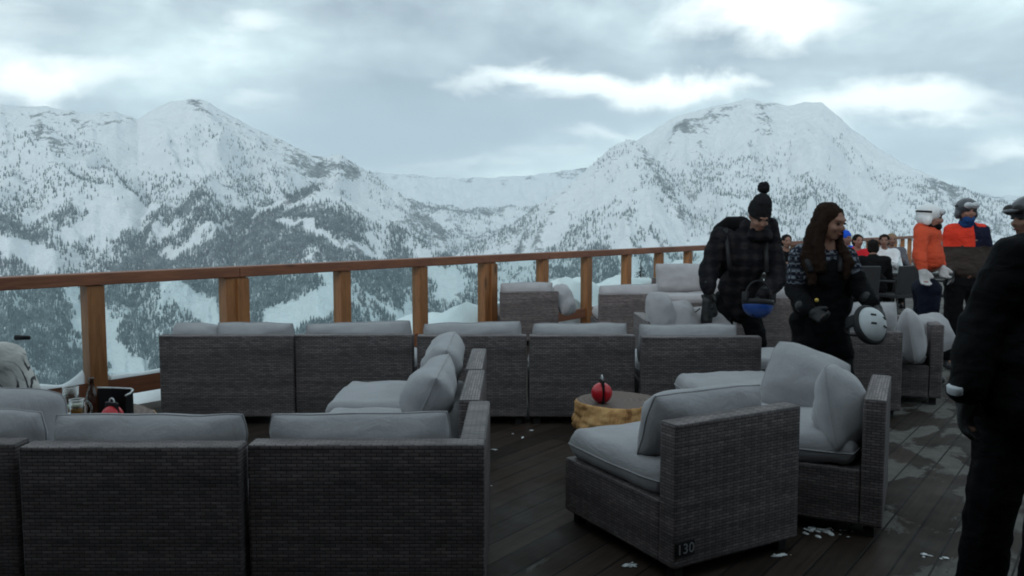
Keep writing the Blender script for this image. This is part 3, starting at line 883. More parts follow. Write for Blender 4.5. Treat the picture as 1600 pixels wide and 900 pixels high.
# extra cushion of the leftmost middle-row module, and loose ones at the left edge
q = pt(309, 524, 6.10); loose('small dark grey cushion lying slumped at the left end of the middle row', .36, .34, .15, (q.x, q.y, .585), (R(70), R(6), R(20)), 11.2)
q = pt(30, 660, 3.42); loose('big grey back cushion behind the left sofas, against the person in the floral jacket', .64, .40, .20, (-2.24, 3.36, .60), (R(86), R(0), R(6)), 12.5, None, .55)
q = pt(4, 690, 3.1); loose('grey cushion end peeping over the sofa at the left edge', .46, .30, .14, (-2.11, 3.15, .61), (R(82), 0, 0), 13.9, None, .55)

# ================================================================== STUMP TABLES and what stands on them
def stump(x, y, r, z0, z1, seed, label, group='tree stump tables'):
    root = empty('stump_table', (x, y, 0), random.random() * 6, label, 'table', group)
    def wob(a, z):
        return 1 + .09 * mnoise.noise((math.cos(a) * 1.4 + seed, math.sin(a) * 1.4, z * 1.2)) * 2 + .05 * mnoise.noise((math.cos(a) * 5, math.sin(a) * 5 + seed, z * 7)) + .018 * mnoise.noise((math.cos(a) * 17, math.sin(a) * 17, z * 14 + seed))
    h = z1 - z0; bm = bmesh.new()
    prof = [(r * 1.02, 0), (r * 1.06, h * .10), (r * 1.08, h * .25), (r * 1.06, h * .42), (r * 1.03, h * .58), (r * 1.0, h * .75), (r * .975, h * .9), (r * .955, h * .96), (r * .93, h)]
    fine = []
    for (ra, za), (rb, zb) in zip(prof, prof[1:]):
        m = max(1, int((zb - za) / h * 20)); fine += [(ra + (rb - ra) * q / m, za + (zb - za) * q / m) for q in range(m)]
    fine.append(prof[-1])
    def rough(a, z):
        s_ = math.cos(a) * 3, math.sin(a) * 3
        ax = mnoise.noise((s_[0] * 1.3 + seed, s_[1] * 1.3, z * 5)) * .022 + abs(mnoise.noise((s_[0] * 2.6, s_[1] * 2.6 + seed, z * 2))) * -.022
        return wob(a, z / h) + ax * (1 if z < h * .93 else .4)
    lathe(bm, fine, 110, (0, 0, z0), rough)
    me_o = obj('log_slab', bm, M['stump_side'], root, True)
    me = me_o.data; me.materials.append(M['stump_top'])
    for pgn in me.polygons:
        if pgn.normal.z > .9 and pgn.center.z > z1 - .03: pgn.material_index = 1; pgn.use_smooth = False
    b = bmesh.new(); lathe(b, [(r * .55, .0), (r * .5, .03), (r * .34, .06), (r * .34, z0 - .002)], 24)
    obj('pedestal', b, M['metal_dark'], root, True)
    return root
stump(gx(966, 4.9), 4.9, .26, .235, .425, 2.0, 'pale stripped log table carrying a red ball, in the centre of the right group')
stump(gx(140, 4.42), 4.45, .335, .27, .435, 5.0, 'log table carrying beer glasses and a menu, behind the near left sofa')
stump(gx(1092, 8.75), 8.75, .25, .27, .435, 9.0, 'pale log table carrying a red ball, beyond the middle row beside the bobble hat man')

def menu_ball(x, y, z, r, rz, label, tallmenu=True):
    root = empty('menu_holder', (x, y, z), rz, label, 'menu holder', 'red ball menu holders on the stump tables')
    bm = bmesh.new()
    for s in (-1, 1):                                   # the two half balls either side of the slot
        q = bmesh.ops.create_uvsphere(bm, u_segments=28, v_segments=16, radius=r)
        bmesh.ops.translate(bm, vec=(0, 0, r * .96), verts=q['verts'])
        geo = list(q['verts']) + list({e for v in q['verts'] for e in v.link_edges}) + list({f for v in q['verts'] for f in v.link_faces})
        res = bmesh.ops.bisect_plane(bm, geom=geo, plane_co=(s * r * .14, 0, 0), plane_no=(-s, 0, 0), clear_outer=True)
        es = [e for e in res['geom_cut'] if isinstance(e, bmesh.types.BMEdge)]
        bmesh.ops.edgeloop_fill(bm, edges=es)
    obj('ball', bm, M['red_plastic'], root, True)
    b = bx((0, 0, r * 1.18), (r * .22, r * 1.5, r * 2.2), None, .003)
    obj('menu_card', b, M['menu_black'], root)
    b = bmesh.new()
    sweep(b, [(0, r * .3 * math.cos(math.pi * k / 12), r * 2.28 + r * .38 * math.sin(math.pi * k / 12)) for k in range(13)], r * .07)
    obj('clip_ring', b, M['menu_white'], root, True)
    return root
q = pt(940, 632, 4.80); menu_ball(q.x, 4.80, .426, .064, R(6), 'red ball menu holder on the pale stump table in the right group')
q = pt(176, 660, 4.20); menu_ball(q.x, 4.20, .436, .056, R(70), 'red ball menu holder half hidden beside the black menu on the left stump table')
q = pt(1087, 487, 8.70); menu_ball(q.x, 8.70, .436, .055, R(85), 'small distant red ball menu holder on the stump table by the bobble hat man')

# standing folded menu on the left table
def folded_menu():
    q = pt(185, 660, 4.44)
    root = empty('menu_folder', (q.x, 4.44, .436), R(0), 'black folded menu with pale edges standing on the left stump table', 'menu')
    bm = bmesh.new(); rows = []
    pts = [(-.085, -.05), (-.03, -.005), (.02, .03), (.055, .045), (.075, .03), (.078, -.01), (.07, -.05)]
    hs = [.165, .155, .145, .14, .135, .125, .12]
    for (x, y), h in zip(pts, hs):
        rows.append([bm.verts.new((x, y, 0)), bm.verts.new((x, y, h))])
    for a, b in zip(rows, rows[1:]): bm.faces.new((a[0], b[0], b[1], a[1]))
    bmesh.ops.solidify(bm, geom=list(bm.faces), thickness=.006)
    obj('cover', bm, M['menu_black'], root)
    b = bmesh.new()
    for (p0, h0), (p1, h1) in zip(zip(pts, hs), list(zip(pts, hs))[1:]):
        tube(b, (p0[0], p0[1], h0 + .003), (p1[0], p1[1], h1 + .003), .005, None, 6)
    obj('page_edge', b, M['menu_white'], root, True)
folded_menu()

def beer(x, y, z, r, h, fill, label, handle=False):
    root = empty('beer_glass', (x, y, z), R(20), label, 'glass', 'beer glasses on the left stump table')
    b = bmesh.new()
    out = [(r * .8, 0), (r * .86, .01), (r, h * .5), (r * 1.04, h)]; inn = [(r * .98, h), (r * .93, h * .5), (r * .8, .014)]
    lathe(b, out + inn, 28)
    obj('glass_body', b, M['tumbler'], root, True)
    b = bmesh.new()
    sweep(b, [(r * 1.01 * math.cos(2 * math.pi * k / 28), r * 1.01 * math.sin(2 * math.pi * k / 28), h) for k in range(28)], .0022, True, 6)
    obj('rim', b, M['menu_white'], root, True)
    if fill:
        b = bmesh.new(); lathe(b, [(r * .78, .016), (r * .86, h * fill)], 24); obj('beer', b, M['beer'], root, True)
        b = bmesh.new(); lathe(b, [(r * .87, h * fill + .001), (r * .9, h * fill + .018)], 24); obj('foam', b, M['foam'], root, True)
    if handle:
        b = bmesh.new()
        for k in range(10):
            a0, a1 = -math.pi / 2 + math.pi * k / 10, -math.pi / 2 + math.pi * (k + 1) / 10
            tube(b, (r * 1.0 + .035 * math.cos(a0), 0, h * .55 + .045 * math.sin(a0)), (r * 1.0 + .035 * math.cos(a1), 0, h * .55 + .045 * math.sin(a1)), .006, None, 8)
        obj('handle', b, M['tumbler'], root, True)
q = pt(112, 650, 4.46); beer(q.x, 4.46, .436, .040, .155, .2, 'tall nearly empty beer glass standing behind the filled one')
q = pt(121, 655, 4.28); beer(q.x, 4.28, .436, .036, .125, .66, 'beer mug part full of amber beer with a handle', True)
def bottle(x, y, z, label, mat, h=.23, r=.031, group=None):
    b = bmesh.new()
    lathe(b, [(r * .9, 0), (r, .01), (r, h * .55), (r * .8, h * .66), (r * .42, h * .78), (r * .38, h * .96), (r * .45, h * .965), (r * .45, h)], 20)
    o = obj('bottle', b, M[mat], None, True); o.location = (x, y, z); return tag(o, label, 'bottle', group)
q = pt(145, 650, 4.36); bottle(q.x, 4.36, .436, 'brown beer bottle between the beer mug and the black menu', 'bottle_brown')
q = pt(93, 655, 4.30)
o = obj('paper_napkin', bx((0, 0, .012), (.11, .085, .022), None, .008, 3), M['paper']); o.location = (q.x, 4.30, .437); o.rotation_euler = (R(12), 0, R(-18)); o.location.z += .012
tag(o, 'crumpled white paper napkin at the left of the beer glasses', 'napkin')
# ================================================================== PEOPLE
_ico = bmesh.new(); bmesh.ops.create_icosphere(_ico, subdivisions=2, radius=1)
ICO = [v.co.copy() for v in _ico.verts]; ICO_F = [[v.index for v in f.verts] for f in _ico.faces]; _ico.free()

def cap(p0, p1, r0, r1=None): return ('cap', Vector(p0), Vector(p1), r0, r0 if r1 is None else r1)
def ell(c, r, rot=None): return ('ell', Vector(c), Vector(r) if not isinstance(r, (int, float)) else Vector((r, r, r)), rot or Matrix.Identity(3))
def chain(pts, rs):
    return [cap(a, b, ra, rb) for a, b, ra, rb in zip(pts, pts[1:], rs, rs[1:])]

def blob(name, prims, voxel, mat, parent=None, smooth=5, wrinkle=0.0, wscale=7.0, seed=0.0):
    """joins overlapping rounded volumes into ONE continuous surface"""
    bm = bmesh.new()
    for p in prims:
        if p[0] == 'ell':
            _, c, r, rot = p
            vs = [bm.verts.new(c + rot @ Vector((q.x * r.x, q.y * r.y, q.z * r.z))) for q in ICO]
            for f in ICO_F: bm.faces.new([vs[i] for i in f])
        else:
            _, a, b, ra, rb = p
            vs = [bm.verts.new(a + q * ra) for q in ICO] + [bm.verts.new(b + q * rb) for q in ICO]
            res = bmesh.ops.convex_hull(bm, input=vs)
            dead = [g for g in res['geom_interior'] if isinstance(g, bmesh.types.BMVert)]
            bmesh.ops.delete(bm, geom=dead, context='VERTS')
    me = bpy.data.meshes.new(name); bm.to_mesh(me); bm.free()
    o = bpy.data.objects.new(name, me); link(o)
    m = o.modifiers.new('r', 'REMESH'); m.mode = 'VOXEL'; m.voxel_size = voxel
    m2 = o.modifiers.new('s', 'SMOOTH'); m2.factor = .5; m2.iterations = smooth
    bpy.context.view_layer.update()
    me2 = bpy.data.meshes.new_from_object(o.evaluated_get(bpy.context.evaluated_depsgraph_get()))
    bpy.data.objects.remove(o); bpy.data.meshes.remove(me)
    if wrinkle:
        for v in me2.vertices:
            q = v.co
            v.co = q + v.normal * (mnoise.noise((q.x * wscale + seed, q.y * wscale, q.z * wscale * 1.7)) * wrinkle + mnoise.noise((q.x * wscale * 2.4, q.y * wscale * 2.4 + seed, q.z * wscale * 3.4)) * wrinkle * .5)
    me2.name = name
    return mesh_obj(name, me2, mat, parent, True)

def rotm(yaw=0, pitch=0, roll=0):
    """head frame: looks along local -y (towards the camera at yaw 0); yaw + turns towards image right; pitch + looks down"""
    return Euler((0, 0, yaw)).to_matrix() @ Euler((pitch, 0, 0)).to_matrix() @ Euler((0, roll, 0)).to_matrix()

def head_prims(c, Rm, k=1.0):
    c = Vector(c); L = lambda x, y, z: c + Rm @ Vector((x * k, y * k, z * k))
    E = lambda x, y, z, a, b, d: ell(L(x, y, z), (a * k, b * k, d * k), Rm)
    return [E(0, .012, .03, .076, .094, .088), E(0, -.018, -.035, .060, .072, .075), E(0, -.052, -.082, .033, .032, .028),
            E(0, -.098, -.018, .012, .020, .020), cap(L(0, -.088, .018), L(0, -.106, -.022), .009 * k, .013 * k),
            E(0, -.080, .036, .05, .02, .012), E(.037, -.072, -.022, .022, .022, .022), E(-.037, -.072, -.022, .022, .022, .022),
            E(.077, .008, -.004, .010, .022, .032), E(-.077, .008, -.004, .010, .022, .032), E(0, -.084, -.056, .024, .013, .008)]

def face_bits(root, c, Rm, k=1.0):
    c = Vector(c); L = lambda x, y, z: c + Rm @ Vector((x * k, y * k, z * k))
    for s in (-1, 1):
        bm = bmesh.new(); q = bmesh.ops.create_uvsphere(bm, u_segments=10, v_segments=8, radius=1)
        bmesh.ops.transform(bm, matrix=Matrix.Translation(L(s * .032, -.083, .014)) @ Rm.to_4x4() @ Matrix.Diagonal((.013 * k, .009 * k, .007 * k, 1)), verts=q['verts'])
        obj('eye', bm, M['eye'], root, True, False)
    bm = bmesh.new(); q = bmesh.ops.create_uvsphere(bm, u_segments=12, v_segments=8, radius=1)
    bmesh.ops.transform(bm, matrix=Matrix.Translation(L(0, -.094, -.054)) @ Rm.to_4x4() @ Matrix.Diagonal((.022 * k, .008 * k, .006 * k, 1)), verts=q['verts'])
    obj('mouth', bm, M['lip'], root, True, False)

def hand_prims(wrist, d, side, k=1.0, curl=.5, fat=1.0):
    """a palm, four unequal bent fingers and a thumb. d = direction of the hand, side = direction of the thumb edge"""
    w = Vector(wrist); d = Vector(d).normalized(); s = Vector(side); s = (s - d * s.dot(d)).normalized(); n = d.cross(s).normalized()
    out = []
    Rm = Matrix((s, d, n)).transposed()
    out.append(ell(w + d * .050 * k, (.042 * k, .055 * k, .018 * k * fat), Rm))
    out.append(cap(w - d * .02 * k, w + d * .03 * k, .028 * k * fat, .026 * k * fat))
    for off, ln in ((.031, .070), (.011, .080), (-.010, .074), (-.030, .058)):
        a = w + s * off * k + d * .085 * k; L = ln * k; r = .0095 * k * fat
        sp = d + s * off * 2.2
        p1 = a + (sp * math.cos(curl * .5) + n * math.sin(curl * .5)).normalized() * L * .45
        p2 = p1 + (sp * math.cos(curl * 1.3) + n * math.sin(curl * 1.3)).normalized() * L * .33
        p3 = p2 + (sp * math.cos(curl * 2.0) + n * math.sin(curl * 2.0)).normalized() * L * .24
        out += chain([w + s * off * .8 * k + d * .045 * k, a, p1, p2, p3], [r * 1.2, r * 1.15, r * 1.05, r, r * .85])
    t0 = w + s * .026 * k + d * .018 * k; t1 = t0 + (s * .75 + d * .7 + n * .25).normalized() * .042 * k; t2 = t1 + (s * .25 + d * .9 + n * .45).normalized() * .034 * k
    out += chain([t0, t1, t2], [.016 * k * fat, .0125 * k * fat, .0105 * k * fat])
    return out

def helmet(root, c, Rm, shell, k=1.0, goggles=True, name='helmet', lens='goggle', brim=False, frame='goggle_frame'):
    c = Vector(c); L = lambda x, y, z: c + Rm @ Vector((x * k, y * k, z * k))
    E = lambda x, y, z, a, b, d: ell(L(x, y, z), (a * k, b * k, d * k), Rm)
    pr = [E(0, .018, .052, .104, .122, .092), E(0, .045, .0, .100, .085, .09), E(.088, .02, -.025, .022, .045, .05), E(-.088, .02, -.025, .022, .045, .05)]
    if brim: pr.append(E(0, -.105, .062, .075, .05, .014))
    h = blob(name, pr, .012, M[shell], root, 4)
    for s in (-1, 1):
        b = bmesh.new(); tube(b, L(s * .085, -.01, -.05), L(s * .03, -.05, -.118), .007, None, 8); tube(b, L(s * .03, -.05, -.118), L(0, -.058, -.122), .007, None, 8)
        obj('chin_strap', b, M['strap'], h, True, False)
    if goggles:
        g = blob('goggles', [E(-.034, -.094, .066, .046, .026, .034), E(.034, -.094, .066, .046, .026, .034)], .008, M[frame], root, 3)
        blob('lens', [E(-.033, -.103, .066, .037, .022, .025), E(.033, -.103, .066, .037, .022, .025)], .007, M[lens], g, 3)
        b = bmesh.new(); N = 20
        sweep(b, [L(.095 * math.cos(R(210) * i / N - R(15)), .018 + .110 * math.sin(R(210) * i / N - R(15)), .060) for i in range(N + 1)], .011)
        obj('goggle_strap', b, M['strap'], g, True, False)
    return h

def shoe(an, yaw):
    an = Vector(an); f = Vector((math.sin(yaw), -math.cos(yaw), 0))
    return [cap((an.x, an.y, .10), (an.x, an.y, .20), .062, .066), cap(Vector((an.x, an.y, .052)) - f * .05, Vector((an.x, an.y, .045)) + f * .15, .05, .042)]

def person(loc, label, J, jacket='black_cloth', trousers='black_trousers', gloves='glove_black', skin='skin', boots='boot', hy=0, hp=0, hroll=0, bulk=1.0, group=None,
           vox=.016, glove_curl=(.5, .5), thumb=None, handd=None, hands=True, arm_r=1.0, seated=False, face=True, toe=None, wr=.010, twist=None, hs=1.0):
    """J: joints as offsets (x right, y away, z up) from loc. Keys head neck chest waist pelvis shL elL wrL shR elR wrR hipL knL anL hipR knR anR (L = image left)"""
    J = {k: Vector(v) for k, v in J.items()}
    root = empty('person', loc, 0, label, 'person', group)
    Rm = rotm(hy, hp, hroll)
    Rb = rotm(twist or 0)
    # body: one continuous skin
    pr = head_prims(J['head'], Rm, hs) + [cap(J['neck'], J['head'] + Rm @ Vector((0, .02, -.03)), .056, .052), ell(J['chest'], (.155, .105, .17), Rb), cap(J['chest'], J['waist'], .13, .12), cap(J['waist'], J['pelvis'], .12, .14)]
    pr += [cap(J['neck'], J['chest'], .07, .10)]
    for s in 'LR':
        pr += chain([J['sh' + s], J['el' + s], J['wr' + s]], [.052, .042, .030])
        pr += [cap(J['chest'] + Vector((0, 0, .08)), J['sh' + s], .07, .055)]
        pr += chain([J['hip' + s], J['kn' + s], J['an' + s]], [.085, .06, .042])
        td = (thumb or {}).get(s, Vector((0, -1, 0))); dd = (handd or {}).get(s) or (J['wr' + s] - J['el' + s])
        if hands: pr += hand_prims(J['wr' + s] + Vector(dd).normalized() * .02, dd, td, .86, glove_curl[0 if s == 'L' else 1], .8)
        pr += [cap(J['an' + s], J['an' + s] + Vector((0, -.08, -.03)), .035, .03)]
    blob('body', pr, vox * .8, M[skin], root, 3)
    if face: face_bits(root, J['head'], Rm, hs)
    b = bulk
    # jacket
    jp = [ell(J['chest'] + Vector((0, 0, .02)), (.175 * b, .135 * b, .19), Rb), cap(J['chest'], J['waist'], .135 * b, .135 * b), cap(J['waist'], J['pelvis'], .135 * b, .145 * b),
          cap(J['waist'] + Rb @ Vector((-.05, 0, 0)), J['waist'] + Rb @ Vector((.05, 0, 0)), .14 * b), cap(J['pelvis'] + Rb @ Vector((-.05, 0, .02)), J['pelvis'] + Rb @ Vector((.05, 0, .02)), .15 * b),
          cap(J['neck'] + Vector((0, .02, -.02)), J['chest'] + Vector((0, 0, .1)), .085, .12 * b)]
    for s in 'LR':
        jp += chain([J['sh' + s], J['el' + s], J['wr' + s]], [.082 * b * arm_r, .070 * b * arm_r, .052 * b * arm_r])
        jp += [cap(J['chest'] + Vector((0, 0, .09)), J['sh' + s], .10 * b, .083 * b * arm_r)]
    jk = blob('jacket', jp, vox, M[jacket], root, 4, wr, 8, loc[0])
    # trousers
    tp = [cap(J['hipL'], J['hipR'], .115), ell(J['pelvis'], (.165, .125, .12), Rb)]
    for s in 'LR':
        tp += chain([J['hip' + s], J['kn' + s], J['an' + s] + Vector((0, 0, .05))], [.108, .086, .082])
    blob('trousers', tp, vox, M[trousers], root, 4, wr * .8, 9, loc[1])
    for s in 'LR':
        if not seated or True:
            blob('boot', shoe(J['an' + s], (toe or {}).get(s, 0)), .014, M[boots], root, 3)
        if gloves:
            td = (thumb or {}).get(s, Vector((0, -1, 0))); dd = (handd or {}).get(s) or (J['wr' + s] - J['el' + s])
            dd = Vector(dd).normalized()
            gp = hand_prims(J['wr' + s] + dd * .02, dd, td, 1.0, glove_curl[0 if s == 'L' else 1], 1.45)
            gp += [cap(J['wr' + s] - dd * .05, J['wr' + s] + dd * .02, .045, .038)]
            blob('glove', gp, .0075, M[gloves], root, 3)
    return root, jk, Rm

def standing(h=1.72, lean=0.0):
    """joints of an upright figure of height h facing the camera"""
    k = h / 1.75
    J = dict(head=(0, -.02, 1.635), neck=(0, .01, 1.50), chest=(0, .0, 1.30), waist=(0, 0, 1.08), pelvis=(0, 0, .95), shL=(-.185, 0, 1.42), elL=(-.24, .02, 1.14), wrL=(-.25, -.05, .90),
             shR=(.185, 0, 1.42), elR=(.24, .02, 1.14), wrR=(.25, -.05, .90), hipL=(-.085, 0, .92), knL=(-.10, -.01, .50), anL=(-.11, .02, .10), hipR=(.085, 0, .92), knR=(.10, -.01, .50), anR=(.11, .02, .10))
    J = {a: [c * k for c in v] for a, v in J.items()}
    J['anL'][2] = J['anR'][2] = .10
    return J

# ---- 1 man in bobble hat, bending forward, helmet in his hand
def man_bobble():
    Y = 7.2; s = Y / FPX
    def P(px, py, dy=0.0): q = pt(px, py, Y + dy); return (q.x - 2.08, dy, q.z)
    J = dict(head=P(1186, 338, -.30), neck=P(1180, 372, -.16), chest=P(1166, 408, -.08), waist=P(1158, 448, .06), pelvis=P(1158, 478, .14),
             shL=P(1127, 372, -.06), elL=P(1108, 420, -.08), wrL=P(1106, 452, -.20), shR=P(1203, 388, -.10), elR=P(1217, 434, -.14), wrR=P(1192, 462, -.34),
             hipL=(-.13, .15, .80), knL=(-.17, .0, .46), anL=(-.17, .08, .10), hipR=(.09, .15, .80), knR=(.14, -.02, .46), anR=(.15, .06, .10))
    root, jk, Rm = person((2.08, Y, 0), 'man in a dark bobble hat and plaid ski jacket bending forward, blue helmet in hand', J, 'plaid', 'black_trousers', 'glove_black', 'skin', hy=R(8), hp=R(34), bulk=1.16, arm_r=1.12,
                          thumb={'L': (1, -.3, 0), 'R': (-1, -.5, 0)}, handd={'L': (0, -.05, -1), 'R': (-.35, -.25, -.75)}, glove_curl=(.5, 1.0), wr=.014, hs=1.06)
    h = Vector(J['head']); L = lambda x, y, z: h + Rm @ Vector((x, y, z))
    hat = blob('bobble_hat', [ell(L(0, .02, .065), (.102, .115, .095), Rm), ell(L(0, .02, .12), (.085, .095, .085), Rm), ell(L(0, .03, .16), (.055, .06, .05), Rm), ell(L(0, .012, .030), (.107, .120, .035), Rm)], .012, M['fur_black'], root, 3, .004, 30)
    blob('pompom', [ell(h + Vector((.035, .0, .245)), .054)], .010, M['fur_black'], hat, 1, .014, 40)
    # hood and raised collar round the face
    blob('hood', [cap(P(1160, 372, -.02), P(1205, 378, -.06), .10, .085), cap(P(1166, 352, -.10), P(1168, 375, -.08), .06, .09), cap(P(1205, 350, -.14), P(1208, 378, -.12), .062, .075), cap(P(1178, 366, -.24), P(1198, 368, -.26), .062, .058), cap(P(1180, 360, -.16), P(1194, 362, -.18), .075, .07)], .014, M['plaid'], root, 4, .006, 12)
    # backpack and its straps
    bp = blob('backpack', [cap(P(1130, 362, .12), P(1132, 420, .20), .10, .11), cap(P(1160, 362, .12), P(1162, 425, .20), .11, .12), cap(P(1138, 350, .08), P(1160, 350, .08), .07)], .016, M['black_cloth'], root, 3, .008, 9)
    for a, b_ in (((1134, 358, -.12), (1140, 420, -.24)), ((1196, 372, -.16), (1198, 425, -.26))):
        bm = bmesh.new(); tube(bm, P(*a), P(*b_), .022, .018, 8); obj('shoulder_strap', bm, M['strap'], bp, True, False)
    # the spare mittens hanging from the left hand
    blob('hanging_mitten', [cap(P(1104, 470, -.22), P(1104, 500, -.22), .040, .055), cap(P(1112, 470, -.2), P(1116, 490, -.2), .03, .035), cap(P(1098, 462, -.21), P(1106, 472, -.22), .018, .03)], .010, M['glove_black'], root, 3, .004, 20)
    bm = bmesh.new(); tube(bm, P(1094, 482, -.22), P(1086, 488, -.22), .006, .005, 6); obj('mitten_strap', bm, M['strap'], root, True, False)
man_bobble()

def loose_helmet(loc, rot, shell, label, k=1.15, cat='helmet', extra=None):
    """a ski helmet carried upside down or by its strap"""
    root = empty('ski_helmet', loc, 0, label, cat, 'ski helmets carried in the hand')
    root.rotation_euler = rot
    # hollow shell: dome with an inner lining
    bm = bmesh.new(); prof = []
    N = 12
    for i in range(N + 1):
        a = R(-18) + (R(90) - R(-18)) * i / N
        prof.append((.112 * k * max(.001, math.cos(a)), .098 * k * math.sin(a)))
    inner = [(max(.001, r - .016), z - (.014 if i > N * .6 else .0)) for i, (r, z) in enumerate(prof)]
    lathe(bm, prof[:-1] + [(.002, prof[-1][1])], 36, (0, 0, 0), lambda a, z: 1 + .10 * abs(math.sin(a)) ** 2 - .02 * math.cos(2 * a))
    sh = obj('shell', bm, M[shell], root, True, False)
    bm = bmesh.new()
    lathe(bm, [(.098 * k, -.034 * k), (.113 * k, -.038 * k), (.119 * k, -.02 * k), (.113 * k, .002 * k), (.10 * k, .0)], 36, (0, 0, 0), lambda a, z: 1 + .10 * abs(math.sin(a)) ** 2 - .02 * math.cos(2 * a))
    obj('rim_padding', bm, M['strap'], root, True, False)
    for s in (-1, 1):
        bm = bmesh.new(); box(bm, (s * .112 * k, .01, -.055 * k), (.02, .085 * k, .075 * k), None, .01); obj('ear_pad', bm, M['strap'], root, True, False)
        for dy in (-.03, .03):
            bm = bmesh.new(); box(bm, (s * .045 * k, dy, .098 * k - .008 - abs(dy) * .12), (.035, .012, .012), Euler((0, s * .35, 0)).to_matrix(), .004); obj('vent', bm, M['strap'], sh, False, False)
    bm = bmesh.new(); n = 14
    sweep(bm, [(.105 * k * math.cos(math.pi * i / n), 0, -.06 - .13 * k * math.sin(math.pi * i / n)) for i in range(n + 1)], .007)
    obj('chin_strap', bm, M['strap'], root, True, False)
    if extra == 'goggles':
        bm = bmesh.new(); m = 36
        sweep(bm, [(.116 * k * math.cos(2 * math.pi * i / m), .127 * k * math.sin(2 * math.pi * i / m), .004) for i in range(m)], .017, True)
        obj('goggle_strap', bm, M['strap'], root, True, False)
    return root
q = pt(1184, 480, 6.74)
loose_helmet((q.x, 6.74, q.z + .02), (R(172), R(6), R(10)), 'helmet_blue', 'blue ski helmet hanging upside down from the hand of the bobble hat man', 1.12)

# ---- 2 woman with long hair
def woman():
    Y = 5.55
    X0 = 2.19
    def P(px, py, dy=0.0): q = pt(px, py, Y + dy); return (q.x - X0, dy, q.z)
    J = dict(head=P(1298, 347, -.10), neck=P(1290, 382, -.03), chest=P(1287, 426, .0), waist=P(1284, 474, .04), pelvis=P(1284, 510, .06),
             shL=P(1251, 398, .0), elL=P(1243, 452, .02), wrL=P(1262, 484, -.20), shR=P(1322, 402, -.02), elR=P(1340, 446, -.06), wrR=P(1362, 474, -.22),
             hipL=(-.12, .06, .82), knL=(-.11, .0, .46), anL=(-.12, .10, .10), hipR=(.07, .06, .82), knR=(.10, -.06, .46), anR=(.12, .02, .10))
    root, jk, Rm = person((X0, Y, 0), 'woman with long dark hair in a patterned sweater and black overalls, carrying a white helmet', J, 'nordic', 'black_trousers', 'glove_black', 'skin', hy=R(30), hp=R(17), bulk=.98,
                          thumb={'L': (1, -.3, .2), 'R': (-.6, -.7, .3)}, glove_curl=(.9, 1.1), handd={'R': (.45, -.35, -.6), 'L': (.5, -.6, -.35)}, hs=1.04)
    h = Vector(J['head']); L = lambda x, y, z: h + Rm @ Vector((x, y, z))
    hair = [ell(L(0, .03, .045), (.094, .108, .088), Rm), ell(L(0, .055, -.02), (.10, .08, .12), Rm), cap(L(-.075, .0, .03), L(-.095, -.02, -.14), .034, .04), cap(L(.078, .0, .03), L(.090, -.03, -.12), .028, .036),
            cap(L(-.06, .05, -.08), P(1262, 410, -.05), .07, .06), cap(P(1262, 400, -.08), P(1270, 442, -.15), .055, .03), cap(L(.088, -.02, -.12), P(1328, 412, -.16), .036, .034), cap(P(1326, 408, -.16), P(1322, 436, -.17), .036, .020),
            cap(L(-.095, -.03, -.14), P(1284, 420, -.16), .04, .035)]
    blob('hair', hair, .011, M['hair_brown'], root, 4, .010, 22)
    # bib overalls: front panel, waist and straps over the sweater
    ov = blob('overalls', [cap(J['waist'], J['pelvis'], .168, .186), cap(Vector(J['waist']) + Vector((-.06, 0, 0)), Vector(J['waist']) + Vector((.06, 0, 0)), .155), ell(Vector(J['chest']) + Vector((0, -.04, -.02)), (.155, .12, .15)), cap(J['chest'], J['waist'], .145, .16),
                           cap(J['pelvis'], (-.12, .03, .62), .17, .125), cap(J['pelvis'], (.08, .0, .62), .17, .125)], .015, M['black_trousers'], root, 4, .008, 9)
    for sx, nx in ((1268, 1258), (1312, 1314)):
        bm = bmesh.new(); a, b_, c = P(sx, 425, -.16), P(nx, 396, -.09), P(nx, 400, .10)
        tube(bm, a, b_, .022, .022, 8); tube(bm, b_, c, .022, .022, 8); obj('brace_strap', bm, M['strap'], ov, True, False)
    # black lower sleeves
    for s in 'LR':
        blob('sleeve', chain([Vector(J['el' + s]).lerp(Vector(J['sh' + s]), .25 if s == 'R' else .0), J['el' + s], J['wr' + s]], [.080, .076, .058]), .013, M['black_cloth'], root, 3, .006, 12)
    bm = bmesh.new(); q = bmesh.ops.create_uvsphere(bm, u_segments=10, v_segments=6, radius=.014); bmesh.ops.translate(bm, vec=P(1276, 469, -.19), verts=q['verts']); obj('badge', bm, M['brass'], root, True, False)
    return root
woman()
q = pt(1359, 508, 5.16)
loose_helmet((q.x, 5.16, q.z), (R(62), R(18), R(14)), 'helmet_carried', 'white ski helmet with a black rim carried by the longhaired woman', .96, extra='goggles')

